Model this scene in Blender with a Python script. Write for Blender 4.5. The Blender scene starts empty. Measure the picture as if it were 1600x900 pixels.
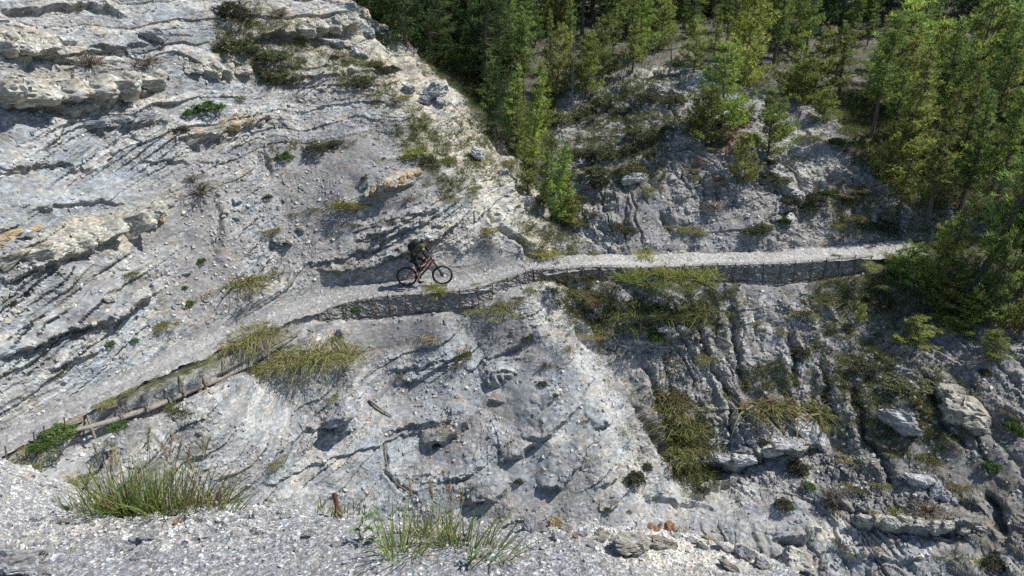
import bpy, bmesh, math, random
import numpy as np
from mathutils import Vector, Matrix, Euler
C = bpy.context.scene.collection
SC = bpy.context.scene
R = math.radians
random.seed(7); np.random.seed(7)

# ------------------------------------------------------------------ camera, sky, sun, exposure
FPX = 1043.0                       # focal length in pixels of a 1600 px wide frame
PITCH = R(24.0)
cam = bpy.data.cameras.new('camera'); cam.sensor_width = 36.0; cam.lens = 36.0 * FPX / 1600.0
cam.clip_start = 0.05; cam.clip_end = 2000.0
camo = bpy.data.objects.new('camera', cam); C.objects.link(camo)
camo.location = (0, 0, 0); camo.rotation_euler = (R(90) - PITCH, 0, 0)
SC.camera = camo
SUN_EL, SUN_AZ = R(54.0), R(10.0)   # azimuth counted from +X towards +Y
sdir = Vector((math.cos(SUN_EL) * math.cos(SUN_AZ), math.cos(SUN_EL) * math.sin(SUN_AZ), math.sin(SUN_EL)))
w = bpy.data.worlds.new('World'); SC.world = w; w.use_nodes = True
wn = w.node_tree; sky = wn.nodes.new('ShaderNodeTexSky'); sky.sky_type = 'NISHITA'; sky.sun_disc = False
sky.sun_elevation = SUN_EL; sky.sun_rotation = R(90) - SUN_AZ; sky.altitude = 1200
wn.links.new(sky.outputs[0], wn.nodes['Background'].inputs[0]); wn.nodes['Background'].inputs[1].default_value = 0.112
sl = bpy.data.lights.new('sun', 'SUN'); sl.energy = 4.9; sl.angle = R(0.53); sl.color = (1.0, 0.955, 0.88)
slo = bpy.data.objects.new('sun', sl); C.objects.link(slo); slo.rotation_euler = sdir.to_track_quat('Z', 'Y').to_euler()
slo.location = sdir * 60
SC.view_settings.view_transform = 'Standard'; SC.view_settings.look = 'None'; SC.view_settings.exposure = 0.47
SC.view_settings.gamma = 1.0; SC.view_settings.use_curve_mapping = False
SC.cycles.max_bounces = 5; SC.cycles.diffuse_bounces = 2; SC.cycles.transparent_max_bounces = 4
SC.cycles.use_adaptive_sampling = True; SC.cycles.adaptive_threshold = 0.02; SC.cycles.use_denoising = False
SC.render.engine = 'CYCLES'

# ------------------------------------------------------------------ pixel <-> place
CP, SP = math.cos(PITCH), math.sin(PITCH)
def at(px, py, t):
    """point seen at (px, py) of the 1600x900 photograph at depth t along the view axis"""
    cx, cy = (px - 800.0) / FPX, (450.0 - py) / FPX
    return np.array([cx * t, (CP + cy * SP) * t, (-SP + cy * CP) * t])
def at_z(px, py, z):
    cy = (450.0 - py) / FPX
    return at(px, py, z / (-SP + cy * CP))
def proj(P):
    P = np.asarray(P, dtype=np.float64)
    t = P[..., 1] * CP - P[..., 2] * SP
    t = np.maximum(t, 0.05)
    cy = (P[..., 1] * SP + P[..., 2] * CP) / t
    return P[..., 0] / t * FPX + 800.0, 450.0 - cy * FPX, t

# ------------------------------------------------------------------ noise
def _h(ix, iy, iz, seed):
    h = (ix.astype(np.uint32) * np.uint32(374761393) + iy.astype(np.uint32) * np.uint32(668265263)
         + iz.astype(np.uint32) * np.uint32(2147483647) + np.uint32((seed * 1274126177) & 0xffffffff))
    h = (h ^ (h >> np.uint32(13))) * np.uint32(1274126177)
    h = (h ^ (h >> np.uint32(16))) * np.uint32(2246822519)
    return (h ^ (h >> np.uint32(15)))
def _hf(ix, iy, iz, seed):
    return _h(ix, iy, iz, seed).astype(np.float32) * np.float32(1.0 / 4294967296.0)
def vn(x, y, z, seed=0):
    """smooth value noise, -1..1"""
    fx, fy, fz = np.floor(x), np.floor(y), np.floor(z)
    ix, iy, iz = fx.astype(np.int32), fy.astype(np.int32), fz.astype(np.int32)
    u, v, s = (x - fx).astype(np.float32), (y - fy).astype(np.float32), (z - fz).astype(np.float32)
    u = u * u * (3 - 2 * u); v = v * v * (3 - 2 * v); s = s * s * (3 - 2 * s)
    r = []
    for dz in (0, 1):
        a = _hf(ix, iy, iz + dz, seed); b = _hf(ix + 1, iy, iz + dz, seed)
        c = _hf(ix, iy + 1, iz + dz, seed); d = _hf(ix + 1, iy + 1, iz + dz, seed)
        ab = a + (b - a) * u; cd = c + (d - c) * u
        r.append(ab + (cd - ab) * v)
    return (r[0] + (r[1] - r[0]) * s) * 2 - 1
def fbm(x, y, z, seed=0, octv=4, gain=0.5):
    o = 0; a = 1.0; tot = 0
    for k in range(octv):
        o = o + a * vn(x * 2.03 ** k + 7.7 * k, y * 2.03 ** k + 3.1 * k, z * 2.03 ** k, seed + k); tot += a; a *= gain
    return o / tot
def worley(x, y, z, seed=0):
    """returns F1, F2 and a random number of the nearest cell (z is searched only -1..1 too)"""
    fx, fy, fz = np.floor(x), np.floor(y), np.floor(z)
    ix, iy, iz = fx.astype(np.int32), fy.astype(np.int32), fz.astype(np.int32)
    u, v, s = (x - fx).astype(np.float32), (y - fy).astype(np.float32), (z - fz).astype(np.float32)
    F1 = np.full(x.shape, 9.0, np.float32); F2 = F1.copy(); ID = np.zeros(x.shape, np.float32)
    for dx in (-1, 0, 1):
        for dy in (-1, 0, 1):
            for dz in (-1, 0, 1):
                h = _h(ix + dx, iy + dy, iz + dz, seed)
                a = (h & np.uint32(1023)).astype(np.float32) / 1023.0
                b = ((h >> np.uint32(10)) & np.uint32(1023)).astype(np.float32) / 1023.0
                c = ((h >> np.uint32(20)) & np.uint32(1023)).astype(np.float32) / 1023.0
                d = (dx + a - u) ** 2 + (dy + b - v) ** 2 + (dz + c - s) ** 2
                near = d < F1
                F2 = np.where(near, F1, np.minimum(F2, d))
                ID = np.where(near, (a * 7.13 + b * 3.77 + c * 5.1) % 1.0, ID)
                F1 = np.where(near, d, F1)
    return np.sqrt(F1), np.sqrt(F2), ID
def sstep(a, b, x):
    t = np.clip((x - a) / (b - a), 0, 1)
    return t * t * (3 - 2 * t)
def mix(a, b, t):
    return a + (b - a) * t

# ------------------------------------------------------------------ tagging
def put(name, data, parent=None, **kw):
    o = bpy.data.objects.new(name, data); C.objects.link(o)
    if parent is not None: o.parent = parent
    for k, v in kw.items(): o[k] = v
    return o
def thing(name, label, cat, loc=(0, 0, 0), rot=(0, 0, 0), group=None, scale=None):
    o = bpy.data.objects.new(name, None); C.objects.link(o)
    o.empty_display_size = 0.1
    o.location = loc; o.rotation_euler = rot
    if scale is not None: o.scale = scale if hasattr(scale, '__len__') else (scale,) * 3
    o['label'] = label; o['category'] = cat
    if group: o['group'] = group
    return o
def mesh_np(name, V, F, mat=None, smooth=False, cols=None, uvw=None):
    """V (n,3); F (m,3) or (m,4) int array, or list of lists"""
    me = bpy.data.meshes.new(name)
    if isinstance(F, np.ndarray):
        n, k = F.shape
        me.vertices.add(len(V)); me.vertices.foreach_set('co', np.asarray(V, np.float32).ravel())
        me.loops.add(n * k); me.loops.foreach_set('vertex_index', F.astype(np.int32).ravel())
        me.polygons.add(n); me.polygons.foreach_set('loop_start', np.arange(0, n * k, k, dtype=np.int32))
        me.polygons.foreach_set('loop_total', np.full(n, k, dtype=np.int32))
        me.update(calc_edges=True)
    else:
        me.from_pydata([tuple(map(float, v)) for v in V], [], F)
    me.polygons.foreach_set('use_smooth', np.full(len(me.polygons), smooth, dtype=bool))
    if cols is not None:
        at_ = me.color_attributes.new('Col', 'FLOAT_COLOR', 'POINT')
        c4 = np.ones((len(V), 4), np.float32); c4[:, :cols.shape[1]] = cols
        at_.data.foreach_set('color', c4.ravel())
    if mat is not None: me.materials.append(mat)
    return me

# ------------------------------------------------------------------ materials
def nt(name):
    m = bpy.data.materials.new(name); m.use_nodes = True
    t = m.node_tree; b = t.nodes['Principled BSDF']; b.inputs['Specular IOR Level'].default_value = 0.25
    return m, t, b
def N(t, kind, **kw):
    n = t.nodes.new(kind)
    for k, v in kw.items():
        if k in n.inputs.keys(): n.inputs[k].default_value = v
        else: setattr(n, k, v)
    return n
def ramp(t, stops, src, interp='LINEAR'):
    r = t.nodes.new('ShaderNodeValToRGB'); r.color_ramp.interpolation = interp
    el = r.color_ramp.elements
    while len(el) < len(stops): el.new(0.5)
    for e, (p, c) in zip(el, stops):
        e.position = p; e.color = (c, c, c, 1) if not hasattr(c, '__len__') else (*c, 1)
    t.links.new(src, r.inputs[0]); return r
def rock_material(name, scale=1.0, chips=22.0, bump=0.6, contrast=(0.55, 1.5), stretch=(1, 1, 1), vcol=True, base=(.4, .4, .4), tint=0.5, dist=0.02, rot=(0, 0, 0)):
    m, t, b = nt(name); L = t.links.new
    tc = N(t, 'ShaderNodeTexCoord')
    mp = N(t, 'ShaderNodeMapping'); mp.inputs['Scale'].default_value = stretch; mp.inputs['Rotation'].default_value = rot
    L(tc.outputs['Object'], mp.inputs[0])
    nz0 = N(t, 'ShaderNodeTexNoise', Scale=3.0 * scale, Detail=3.0); L(mp.outputs[0], nz0.inputs['Vector'])
    wv = N(t, 'ShaderNodeMixRGB', blend_type='ADD'); wv.inputs[0].default_value = 0.12 / scale
    L(mp.outputs[0], wv.inputs[1]); L(nz0.outputs['Color'], wv.inputs[2])
    v1 = N(t, 'ShaderNodeTexVoronoi', Scale=chips * scale, Randomness=1.0); L(wv.outputs[0], v1.inputs['Vector'])
    v2 = N(t, 'ShaderNodeTexVoronoi', Scale=chips * 0.37 * scale); L(wv.outputs[0], v2.inputs['Vector'])
    n2 = N(t, 'ShaderNodeTexNoise', Scale=chips * 1.6 * scale, Detail=5.0, Roughness=0.7); L(mp.outputs[0], n2.inputs['Vector'])
    lo, hi = contrast
    s1 = N(t, 'ShaderNodeSeparateColor'); L(v1.outputs['Color'], s1.inputs[0])
    s2 = N(t, 'ShaderNodeSeparateColor'); L(v2.outputs['Color'], s2.inputs[0])
    r1 = ramp(t, [(0, lo), (0.6, 0.95), (0.85, 1.15), (1, hi)], s1.outputs[0])
    r2 = ramp(t, [(0, 0.8), (1, 1.2)], s2.outputs[1])
    r3 = ramp(t, [(0.3, 0.76), (0.7, 1.2)], n2.outputs['Fac'])
    a = N(t, 'ShaderNodeMixRGB', blend_type='MULTIPLY'); a.inputs[0].default_value = 1
    L(r1.outputs[0], a.inputs[1]); L(r2.outputs[0], a.inputs[2])
    a2 = N(t, 'ShaderNodeMixRGB', blend_type='MULTIPLY'); a2.inputs[0].default_value = 1
    L(a.outputs[0], a2.inputs[1]); L(r3.outputs[0], a2.inputs[2])
    # slight hue wander between chips: bluish to warm
    hue = ramp(t, [(0, (.90, 1.0, 1.12)), (0.5, (1, 1, 1)), (0.8, (1.03, 1.0, .95)), (1, (1.18, 1.0, .78))], s2.outputs[0])
    hm = N(t, 'ShaderNodeMixRGB', blend_type='MULTIPLY'); hm.inputs[0].default_value = tint
    L(a2.outputs[0], hm.inputs[1]); L(hue.outputs[0], hm.inputs[2])
    fin = N(t, 'ShaderNodeMixRGB', blend_type='MULTIPLY'); fin.inputs[0].default_value = 1
    if vcol:
        at_ = N(t, 'ShaderNodeAttribute', attribute_name='Col'); L(at_.outputs['Color'], fin.inputs[1])
        L(at_.outputs['Alpha'], a.inputs[0]); L(at_.outputs['Alpha'], a2.inputs[0])
    else: fin.inputs[1].default_value = (*base, 1)
    L(hm.outputs[0], fin.inputs[2]); L(fin.outputs[0], b.inputs['Base Color'])
    b.inputs['Roughness'].default_value = 0.9
    # relief
    hsum = N(t, 'ShaderNodeMath', operation='MULTIPLY_ADD'); hsum.inputs[1].default_value = 0.8
    L(s1.outputs[0], hsum.inputs[0]); L(n2.outputs['Fac'], hsum.inputs[2])
    bp = N(t, 'ShaderNodeBump'); bp.inputs['Strength'].default_value = bump; bp.inputs['Distance'].default_value = dist
    L(hsum.outputs[0], bp.inputs['Height']); L(bp.outputs[0], b.inputs['Normal'])
    return m
def plain(name, col, rough=0.7, metal=0.0, nscale=8.0, var=0.25, bump=0.2, dist=0.01, spec=0.3):
    m, t, b = nt(name); L = t.links.new
    tc = N(t, 'ShaderNodeTexCoord'); n = N(t, 'ShaderNodeTexNoise', Scale=nscale, Detail=4.0); L(tc.outputs['Object'], n.inputs['Vector'])
    r = ramp(t, [(0.3, tuple(c * (1 - var) for c in col)), (0.7, tuple(min(1, c * (1 + var)) for c in col))], n.outputs['Fac'])
    L(r.outputs[0], b.inputs['Base Color']); b.inputs['Roughness'].default_value = rough; b.inputs['Metallic'].default_value = metal
    b.inputs['Specular IOR Level'].default_value = spec
    bp = N(t, 'ShaderNodeBump'); bp.inputs['Strength'].default_value = bump; bp.inputs['Distance'].default_value = dist
    L(n.outputs['Fac'], bp.inputs['Height']); L(bp.outputs[0], b.inputs['Normal'])
    return m
def leaf_material(name, bright=1.0, trans=0.35):
    """vertex colour 'Col' carries the leaf's own colour; each plant varies a little"""
    m, t, b = nt(name); L = t.links.new
    at_ = N(t, 'ShaderNodeAttribute', attribute_name='Col')
    oi = N(t, 'ShaderNodeObjectInfo')
    hs = N(t, 'ShaderNodeHueSaturation'); L(at_.outputs['Color'], hs.inputs['Color'])
    h = N(t, 'ShaderNodeMapRange'); h.inputs['To Min'].default_value = 0.475; h.inputs['To Max'].default_value = 0.525; L(oi.outputs['Random'], h.inputs[0]); L(h.outputs[0], hs.inputs['Hue'])
    v = N(t, 'ShaderNodeMapRange'); v.inputs['To Min'].default_value = 0.75 * bright; v.inputs['To Max'].default_value = 1.3 * bright
    mu = N(t, 'ShaderNodeMath', operation='MULTIPLY'); mu.inputs[1].default_value = 7.31; L(oi.outputs['Random'], mu.inputs[0])
    fr = N(t, 'ShaderNodeMath', operation='FRACT'); L(mu.outputs[0], fr.inputs[0]); L(fr.outputs[0], v.inputs[0]); L(v.outputs[0], hs.inputs['Value'])
    L(hs.outputs[0], b.inputs['Base Color']); b.inputs['Roughness'].default_value = 0.6
    tr = N(t, 'ShaderNodeBsdfTranslucent'); L(hs.outputs[0], tr.inputs['Color'])
    mx = N(t, 'ShaderNodeMixShader'); mx.inputs[0].default_value = trans
    L(b.outputs[0], mx.inputs[1]); L(tr.outputs[0], mx.inputs[2]); L(mx.outputs[0], t.nodes['Material Output'].inputs[0])
    return m
# ================================================================== THE HILLSIDE
# trail: (x, y of its middle), level z, (upper edge y), (lower edge y), foot of the wall under it
TR = [  # px, py_mid, z, half width m, wall drop m
    (-160, 776, -10.35, 0.43, .35), (-60, 721, -10.32, 0.43, .45), (30, 678, -10.30, 0.43, .65), (110, 636, -10.25, 0.43, .95), (200, 592, -10.2, 0.45, 1.1), (300, 547, -10.2, 0.47, 1.05),
    (390, 508, -10.18, 0.50, .9), (470, 480, -10.15, 0.53, .35), (540, 461, -10.12, 0.58, .62), (600, 452, -10.1, 0.60, .66), (665, 447, -10.08, 0.60, .64),
    (730, 441, -10.05, .62, .5), (775, 430, -10.02, .55, .3), (820, 418, -10.0, .52, .3), (870, 412, -9.98, .62, .3), (930, 408, -9.95, .62, .4),
    (1000, 408, -9.92, .62, .5), (1080, 405, -9.9, .62, .5), (1150, 404, -9.86, .62, .6), (1220, 402, -9.8, .62, .75), (1290, 396, -9.72, .62, .65),
    (1350, 392, -9.62, .60, .5), (1420, 386, -9.5, .6, .1), (1500, 384, -9.4, .6, .0), (1640, 384, -9.3, .6, .0)]
TP = np.array([at_z(a, b, z) for a, b, z, _, _ in TR])
TW = np.array([q[3] for q in TR]); TD = np.array([q[4] for q in TR])
def smooth_poly(P, extra, n=24):
    """Catmull-Rom resample of a polyline and of its extra columns"""
    A = np.column_stack([P] + extra); out = []
    for i in range(len(A) - 1):
        p0, p1, p2, p3 = A[max(i - 1, 0)], A[i], A[i + 1], A[min(i + 2, len(A) - 1)]
        for k in range(n):
            t = k / n
            out.append(.5 * ((2 * p1) + (-p0 + p2) * t + (2 * p0 - 5 * p1 + 4 * p2 - p3) * t * t + (-p0 + 3 * p1 - 3 * p2 + p3) * t ** 3))
    out.append(A[-1]); return np.array(out)
TS = smooth_poly(TP, [TW, TD], 10)            # X Y Z halfwidth drop
TT = np.gradient(TS[:, :2], axis=0); TT /= np.linalg.norm(TT, axis=1)[:, None]
TN = np.column_stack([-TT[:, 1], TT[:, 0]])    # uphill side (left of travel towards +x)
def trail_pt(px_target, off, dz=0.0):
    """a point on the trail ribbon by photograph column of its centre line and offset (m, + uphill)"""
    qx, _, _ = proj(TS[:, :3]); i = int(np.argmin(abs(qx - px_target)))
    p = TS[i, :3].copy(); p[:2] += TN[i] * off; p[2] += dz
    return p, TT[i], i

# control points of the bare slope: px, py, depth
CPX = [
 # upper left bowl
 (0,0,20.8),(0,120,19.9),(0,250,19.0),(0,380,18.2),(0,500,17.6),(0,590,17.1),(-250,300,16.5),(-250,0,18.5),(-250,550,15.0),
 (150,0,23.0),(150,150,21.9),(150,300,20.7),(150,430,19.7),(150,540,19.0),(300,0,25.2),(300,150,24.0),(300,300,22.8),(300,420,22.0),
 (420,0,27.2),(420,150,26.0),(420,300,24.7),(420,420,24.0),(500,30,28.6),(500,200,26.4),(520,330,25.0),(540,400,24.9),(620,400,25.4),
 (610,300,25.3),(580,200,26.6),(570,120,27.8),(650,330,25.4),(700,380,25.7),(640,260,26.0),
 # crest of the spur and its sunny flank
 (540,0,30.4),(575,40,30.2),(610,90,29.9),(660,130,29.6),(700,160,29.4),(740,215,28.8),(790,275,28.2),(825,350,27.5),(845,395,27.2),(720,310,26.0),(780,370,26.1),(700,230,27.4),(640,180,27.4),
 # right slope above the trail
 (880,385,27.8),(870,340,29.2),(880,260,31.5),(900,180,35.0),(980,380,27.3),(980,300,28.9),(1000,220,31.2),(1000,140,34.5),(1100,385,27.4),(1100,300,28.6),(1120,220,30.2),(1130,140,33.5),
 (1220,375,27.5),(1230,300,28.7),(1220,220,30.8),(1250,160,34.0),(1330,370,27.4),(1330,290,28.8),(1340,200,32.0),(1420,365,27.4),(1450,290,29.2),(1450,200,32.4),(1590,360,27.0),(1590,280,29.0),(1590,180,33.0),(1750,350,26.5),(1750,180,33),
 (950,80,40),(1100,70,41),(1250,80,41),(1400,80,41),(1590,80,42),(1750,80,42),
 # below the trail: left part
 (0,735,17.0),(100,705,17.6),(200,660,18.4),(300,625,19.3),(380,595,20.6),(150,760,17.3),(300,740,18.9),(450,740,20.6),(430,640,21.4),(500,600,22.4),(560,640,22.6),
 (560,560,23.6),(600,500,24.8),(640,560,24.1),(700,500,25.3),(740,520,24.9),(600,760,22.0),(620,680,22.9),(700,620,23.6),(720,720,22.4),(780,560,24.5),(780,660,23.0),(760,800,21.6),(900,850,21.0),(500,850,20.5),(200,850,17.2),(0,850,16),
 # spur below the trail and the gully on its right
 (830,480,24.9),(855,520,24.4),(900,575,23.7),(940,650,22.9),(960,740,22.2),(1000,800,21.6),(870,640,22.9),
 (900,470,26.4),(950,530,25.8),(1000,600,25.0),(1050,690,24.1),(1080,750,23.4),(870,440,26.6),
 # right slope under the trail
 (1000,470,26.6),(1100,470,26.4),(1100,560,25.4),(1130,640,24.4),(1150,700,23.9),(1200,480,26.2),(1220,560,25.0),(1250,640,24.0),(1280,700,23.3),(1300,470,26.0),(1350,540,24.7),(1370,640,23.3),(1400,720,22.2),
 (1450,480,25.6),(1480,560,24.0),(1500,650,22.6),(1520,740,21.4),(1590,470,25.2),(1590,560,23.2),(1590,700,21.2),(1590,850,19.3),(1750,560,22),(1750,850,18),
 (1180,770,22.6),(1250,810,21.8),(1350,850,20.7),(1450,860,20.3),(1150,850,21.0),(1300,900,20.2),(1450,900,19.7),(1600,960,18),(1300,1000,19.0),(1000,950,20),
]
WPT = [(-3, 36, -3.9), (-7, 38, -3.2), (-1, 33, -5.6), (0.5, 30.5, -7.4), (-10, 44, -1.8), (-25, 45, 4), (-30, 30, 8), (-22, 24, 4.5),
       (-16, 36, 1.6), (-12, 40, -.4), (0, 60, 0.8), (-30, 70, 8), (30, 60, 0.8), (60, 60, 2.5), (0, 90, 7), (-40, 95, 12), (40, 90, 7), (80, 90, 9), (50, 40, -2), (40, 26, -8),
       (-20, 10, -3), (20, 12, -20), (0, 10, -20), (-12, 8, -13.5), (36, 16, -17)]
pts = [at(*c) for c in CPX] + [np.array(p, float) for p in WPT]
for i in range(0, len(TS), 5):
    wd, dr = TS[i, 3], TS[i, 4]
    a = TS[i, :3].copy(); a[:2] += TN[i] * (wd + .15); a[2] += .12; pts.append(a)
    b = TS[i, :3].copy(); b[:2] -= TN[i] * (wd + .22); b[2] -= dr; pts.append(b)
pts = np.array(pts)
def tps_fit(P, z, lam=0.02):
    n = len(P); d = np.linalg.norm(P[:, None] - P[None], axis=2)
    K = np.where(d > 0, d * d * np.log(np.maximum(d, 1e-9)), 0) + lam * np.eye(n)
    A = np.zeros((n + 3, n + 3)); A[:n, :n] = K; A[:n, n] = 1; A[:n, n + 1:] = P; A[n, :n] = 1; A[n + 1:, :n] = P.T
    return np.linalg.solve(A, np.concatenate([z, np.zeros(3)]))
def tps_eval(W, P, X, Y):
    out = np.zeros(X.shape); n = len(P)
    for i in range(n):
        d2 = (X - P[i, 0]) ** 2 + (Y - P[i, 1]) ** 2
        out += W[i] * 0.5 * d2 * np.log(np.maximum(d2, 1e-12))
    return out + W[n] + W[n + 1] * X + W[n + 2] * Y
TPW = tps_fit(pts[:, :2], pts[:, 2], lam=0.05)

NC, NR1, NR2 = 1150, 640, 110
ucol = np.linspace(-1.12, 1.2, NC)
# rows: r is a distance measure; the left part is nearer so columns bend the rows
r1 = np.linspace(0, 1, NR1); Ynear_l, Yfar_l = 10.0, 24.0; Ynear_r, Yfar_r = 11.4, 37.0
sl_ = sstep(-.75, .05, ucol)
y0 = mix(Ynear_l, Ynear_r + .8, sl_); y1 = mix(Yfar_l, Yfar_r, sl_)
rows1 = y0[None, :] + (y1 - y0)[None, :] * (r1[:, None] ** 0.92)
r2 = (np.arange(1, NR2 + 1) / NR2) ** 1.7
rows2 = y1[None, :] + (115 - y1)[None, :] * r2[:, None]
YY = np.concatenate([rows1, rows2], 0); XX = YY * ucol[None, :]
NR = NR1 + NR2
ci = np.linspace(0, NR - 1, NR // 5 + 1); cj = np.linspace(0, NC - 1, NC // 5 + 1)
def coarse(f):
    ii = np.rint(ci).astype(int); jj = np.rint(cj).astype(int)
    g = f(XX[np.ix_(ii, jj)], YY[np.ix_(ii, jj)])
    I = np.interp(np.arange(NR), ii, np.arange(len(ii))); J = np.interp(np.arange(NC), jj, np.arange(len(jj)))
    i0 = np.minimum(I.astype(int), len(ii) - 2); j0 = np.minimum(J.astype(int), len(jj) - 2)
    fi = (I - i0)[:, None]; fj = (J - j0)[None, :]
    return (g[np.ix_(i0, j0)] * (1 - fi) * (1 - fj) + g[np.ix_(i0 + 1, j0)] * fi * (1 - fj) + g[np.ix_(i0, j0 + 1)] * (1 - fi) * fj + g[np.ix_(i0 + 1, j0 + 1)] * fi * fj)
ZB = coarse(lambda a, b: tps_eval(TPW, pts[:, :2], a, b))
# distance to the trail
def trail_field(X, Y):
    sh = X.shape; X = X.ravel(); Y = Y.ravel()
    best = np.full(X.shape, 1e9); sg = np.zeros(X.shape); zt = np.zeros(X.shape); wd = np.zeros(X.shape); dr = np.zeros(X.shape); al = np.zeros(X.shape)
    A = TS[:-1]; B = TS[1:]; acc = 0
    for k in range(len(A)):
        ax, ay = A[k, 0], A[k, 1]; dx, dy = B[k, 0] - ax, B[k, 1] - ay; l2 = dx * dx + dy * dy
        t = np.clip(((X - ax) * dx + (Y - ay) * dy) / l2, 0, 1)
        ex, ey = X - ax - t * dx, Y - ay - t * dy; d = ex * ex + ey * ey
        m = d < best
        best = np.where(m, d, best); s = np.sign(dx * ey - dy * ex); sg = np.where(m, s, sg)
        zt = np.where(m, A[k, 2] + t * (B[k, 2] - A[k, 2]), zt); wd = np.where(m, A[k, 3] + t * (B[k, 3] - A[k, 3]), wd); dr = np.where(m, A[k, 4] + t * (B[k, 4] - A[k, 4]), dr)
        al = np.where(m, acc + t * math.sqrt(l2), al); acc += math.sqrt(l2)
    return [q.reshape(sh) for q in (np.sqrt(best) * sg, zt, wd, dr, al)]
def carve():
    global D, ZT, WD, DR, ZH
    D = np.full(XX.shape, 99.0); ZT = np.zeros(XX.shape); WD = np.ones(XX.shape); DR = np.zeros(XX.shape)
    nearm = (YY < 34) & (ZB < -8.0) & (ZB > -13.2)
    D[nearm], ZT[nearm], WD[nearm], DR[nearm], _ = trail_field(XX[nearm], YY[nearm])
    up = sstep(0, 1, (D - WD + .05) / .5); dn = sstep(0, 1, (-D - WD + .02) / .14)
    ZH = mix(ZT - .12, ZB, np.where(D > 0, up, dn))
carve()
# spread the rows evenly along the slope so that steep faces get as many as flat ones
for j in range(NC):
    yv = YY[:NR1, j]; s = np.concatenate([[0], np.cumsum(np.sqrt(np.diff(yv) ** 2 + np.diff(ZH[:NR1, j]) ** 2))]) ; s = .75 * s / s[-1] + .25 * (yv - yv[0]) / (yv[-1] - yv[0])
    ny_ = np.interp(np.linspace(0, 1, NR1), s, yv); ZB[:NR1, j] = np.interp(ny_, yv, ZB[:NR1, j]); YY[:NR1, j] = ny_
XX = YY * ucol[None, :]
carve()
WALLF = (D < 0) & (D > -(WD + .5))

P0 = np.stack([XX, YY, ZH], -1)
QX, QY, QT = proj(P0)
def normals(P):
    du = np.gradient(P, axis=1); dv = np.gradient(P, axis=0)
    n = np.cross(du, dv); n /= np.linalg.norm(n, axis=-1)[..., None] + 1e-9
    return n
# smooth normal from base surface, leaning out horizontally so that ledges overhang a little
PB = np.stack([XX, YY, ZB], -1)
nb = normals(PB)
QXf, QYf = QX.astype(np.float32), QY.astype(np.float32)
x, y, z = [P0[..., k].astype(np.float32) for k in range(3)]

def ell(cx, cy, rx, ry, ang=0, soft=.5):
    a = R(ang); dx, dy = QXf - cx, QYf - cy
    u = (dx * math.cos(a) + dy * math.sin(a)) / rx; v = (-dx * math.sin(a) + dy * math.cos(a)) / ry
    return 1 - sstep(1 - soft, 1 + soft, np.sqrt(u * u + v * v))
def union(L):
    o = np.zeros(QXf.shape, np.float32)
    for l in L: o = np.maximum(o, ell(*l))
    return o
wob = vn(x * .9, y * .9, z * .9, 3) * .5 + vn(x * 2.3, y * 2.3, z * 2.3, 4) * .3
QXf = QXf + wob * 26; QYf = QYf + vn(x * 1.1, y * 1.1, z * 1.1, 5) * 18
# what kind of ground lies where (0..1)
left_side = 1 - sstep(0, 40, QXf - np.interp(QYf, [0, 100, 160, 215, 275, 350, 400, 470, 560, 700, 800, 900], [575, 640, 705, 755, 805, 840, 850, 860, 905, 965, 1010, 1100]))
scree = union([(520,262,110,48,-18),(490,350,60,60),(620,300,60,22,-30),(740,415,60,30),(620,520,90,25,-8),(660,620,70,45),(830,620,80,60,-50),(860,760,60,45),(330,380,45,120,-8),(320,460,70,60),(650,270,40,25),
               (1190,620,60,50),(1150,360,70,30),(1010,335,60,55),(1550,720,70,90),(250,350,60,50,-30),(130,480,60,40,-20),(790,520,60,30),(700,690,60,35,-30),(500,470,60,18,-12),(1480,690,50,40),(1560,560,60,30,-20)])
cream = union([(120,145,130,22,4),(200,355,85,26,-27),(90,385,70,26,-24),(470,40,110,16,6),(360,108,60,14,4),(610,285,50,9,-22),(60,70,70,14,8),(490,80,60,22),(560,110,60,22,20),(350,205,80,9,-10),(640,140,60,18,40)])
flank = left_side * sstep(0, 60, QXf - np.interp(QYf, [0, 100, 170, 260, 310, 400, 480, 600, 720, 900], [500, 555, 585, 635, 705, 790, 835, 890, 940, 1030]))
bedrock = left_side * (1 - np.clip(scree * 1.1, 0, 1)) * (1 - flank)
forest = sstep(0, 45, np.interp(QXf, [550, 700, 760, 830, 880, 1000, 1090, 1150, 1240, 1300, 1340, 1420, 1600], [200, 230, 300, 330, 180, 120, 110, 165, 165, 190, 260, 350, 380]) - QYf) * (1 - left_side)
right_tree = union([(1500,430,120,80),(1400,440,60,60)]) * (1 - left_side)
forest = np.maximum(forest, right_tree * .8)
rightbed = (1 - left_side) * (1 - forest)

H = np.zeros(x.shape, np.float32)
# broad relief, gullies
crest = (1 - sstep(.0, 70, np.abs(QXf - np.interp(QYf, [0, 100, 160, 215, 275, 350], [575, 640, 705, 755, 805, 840])))) * (QYf < 380)
H += crest * .30 * (vn(x * 1.3, y * 1.3, z * 1.3, 18) + .6 * vn(x * 3, y * 3, z * 3, 19))
H += .22 * fbm(x * .45, y * .45, z * .45, 11, 3) + .10 * vn(x * 1.5, y * 1.5, z * 1.5, 17)
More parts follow.
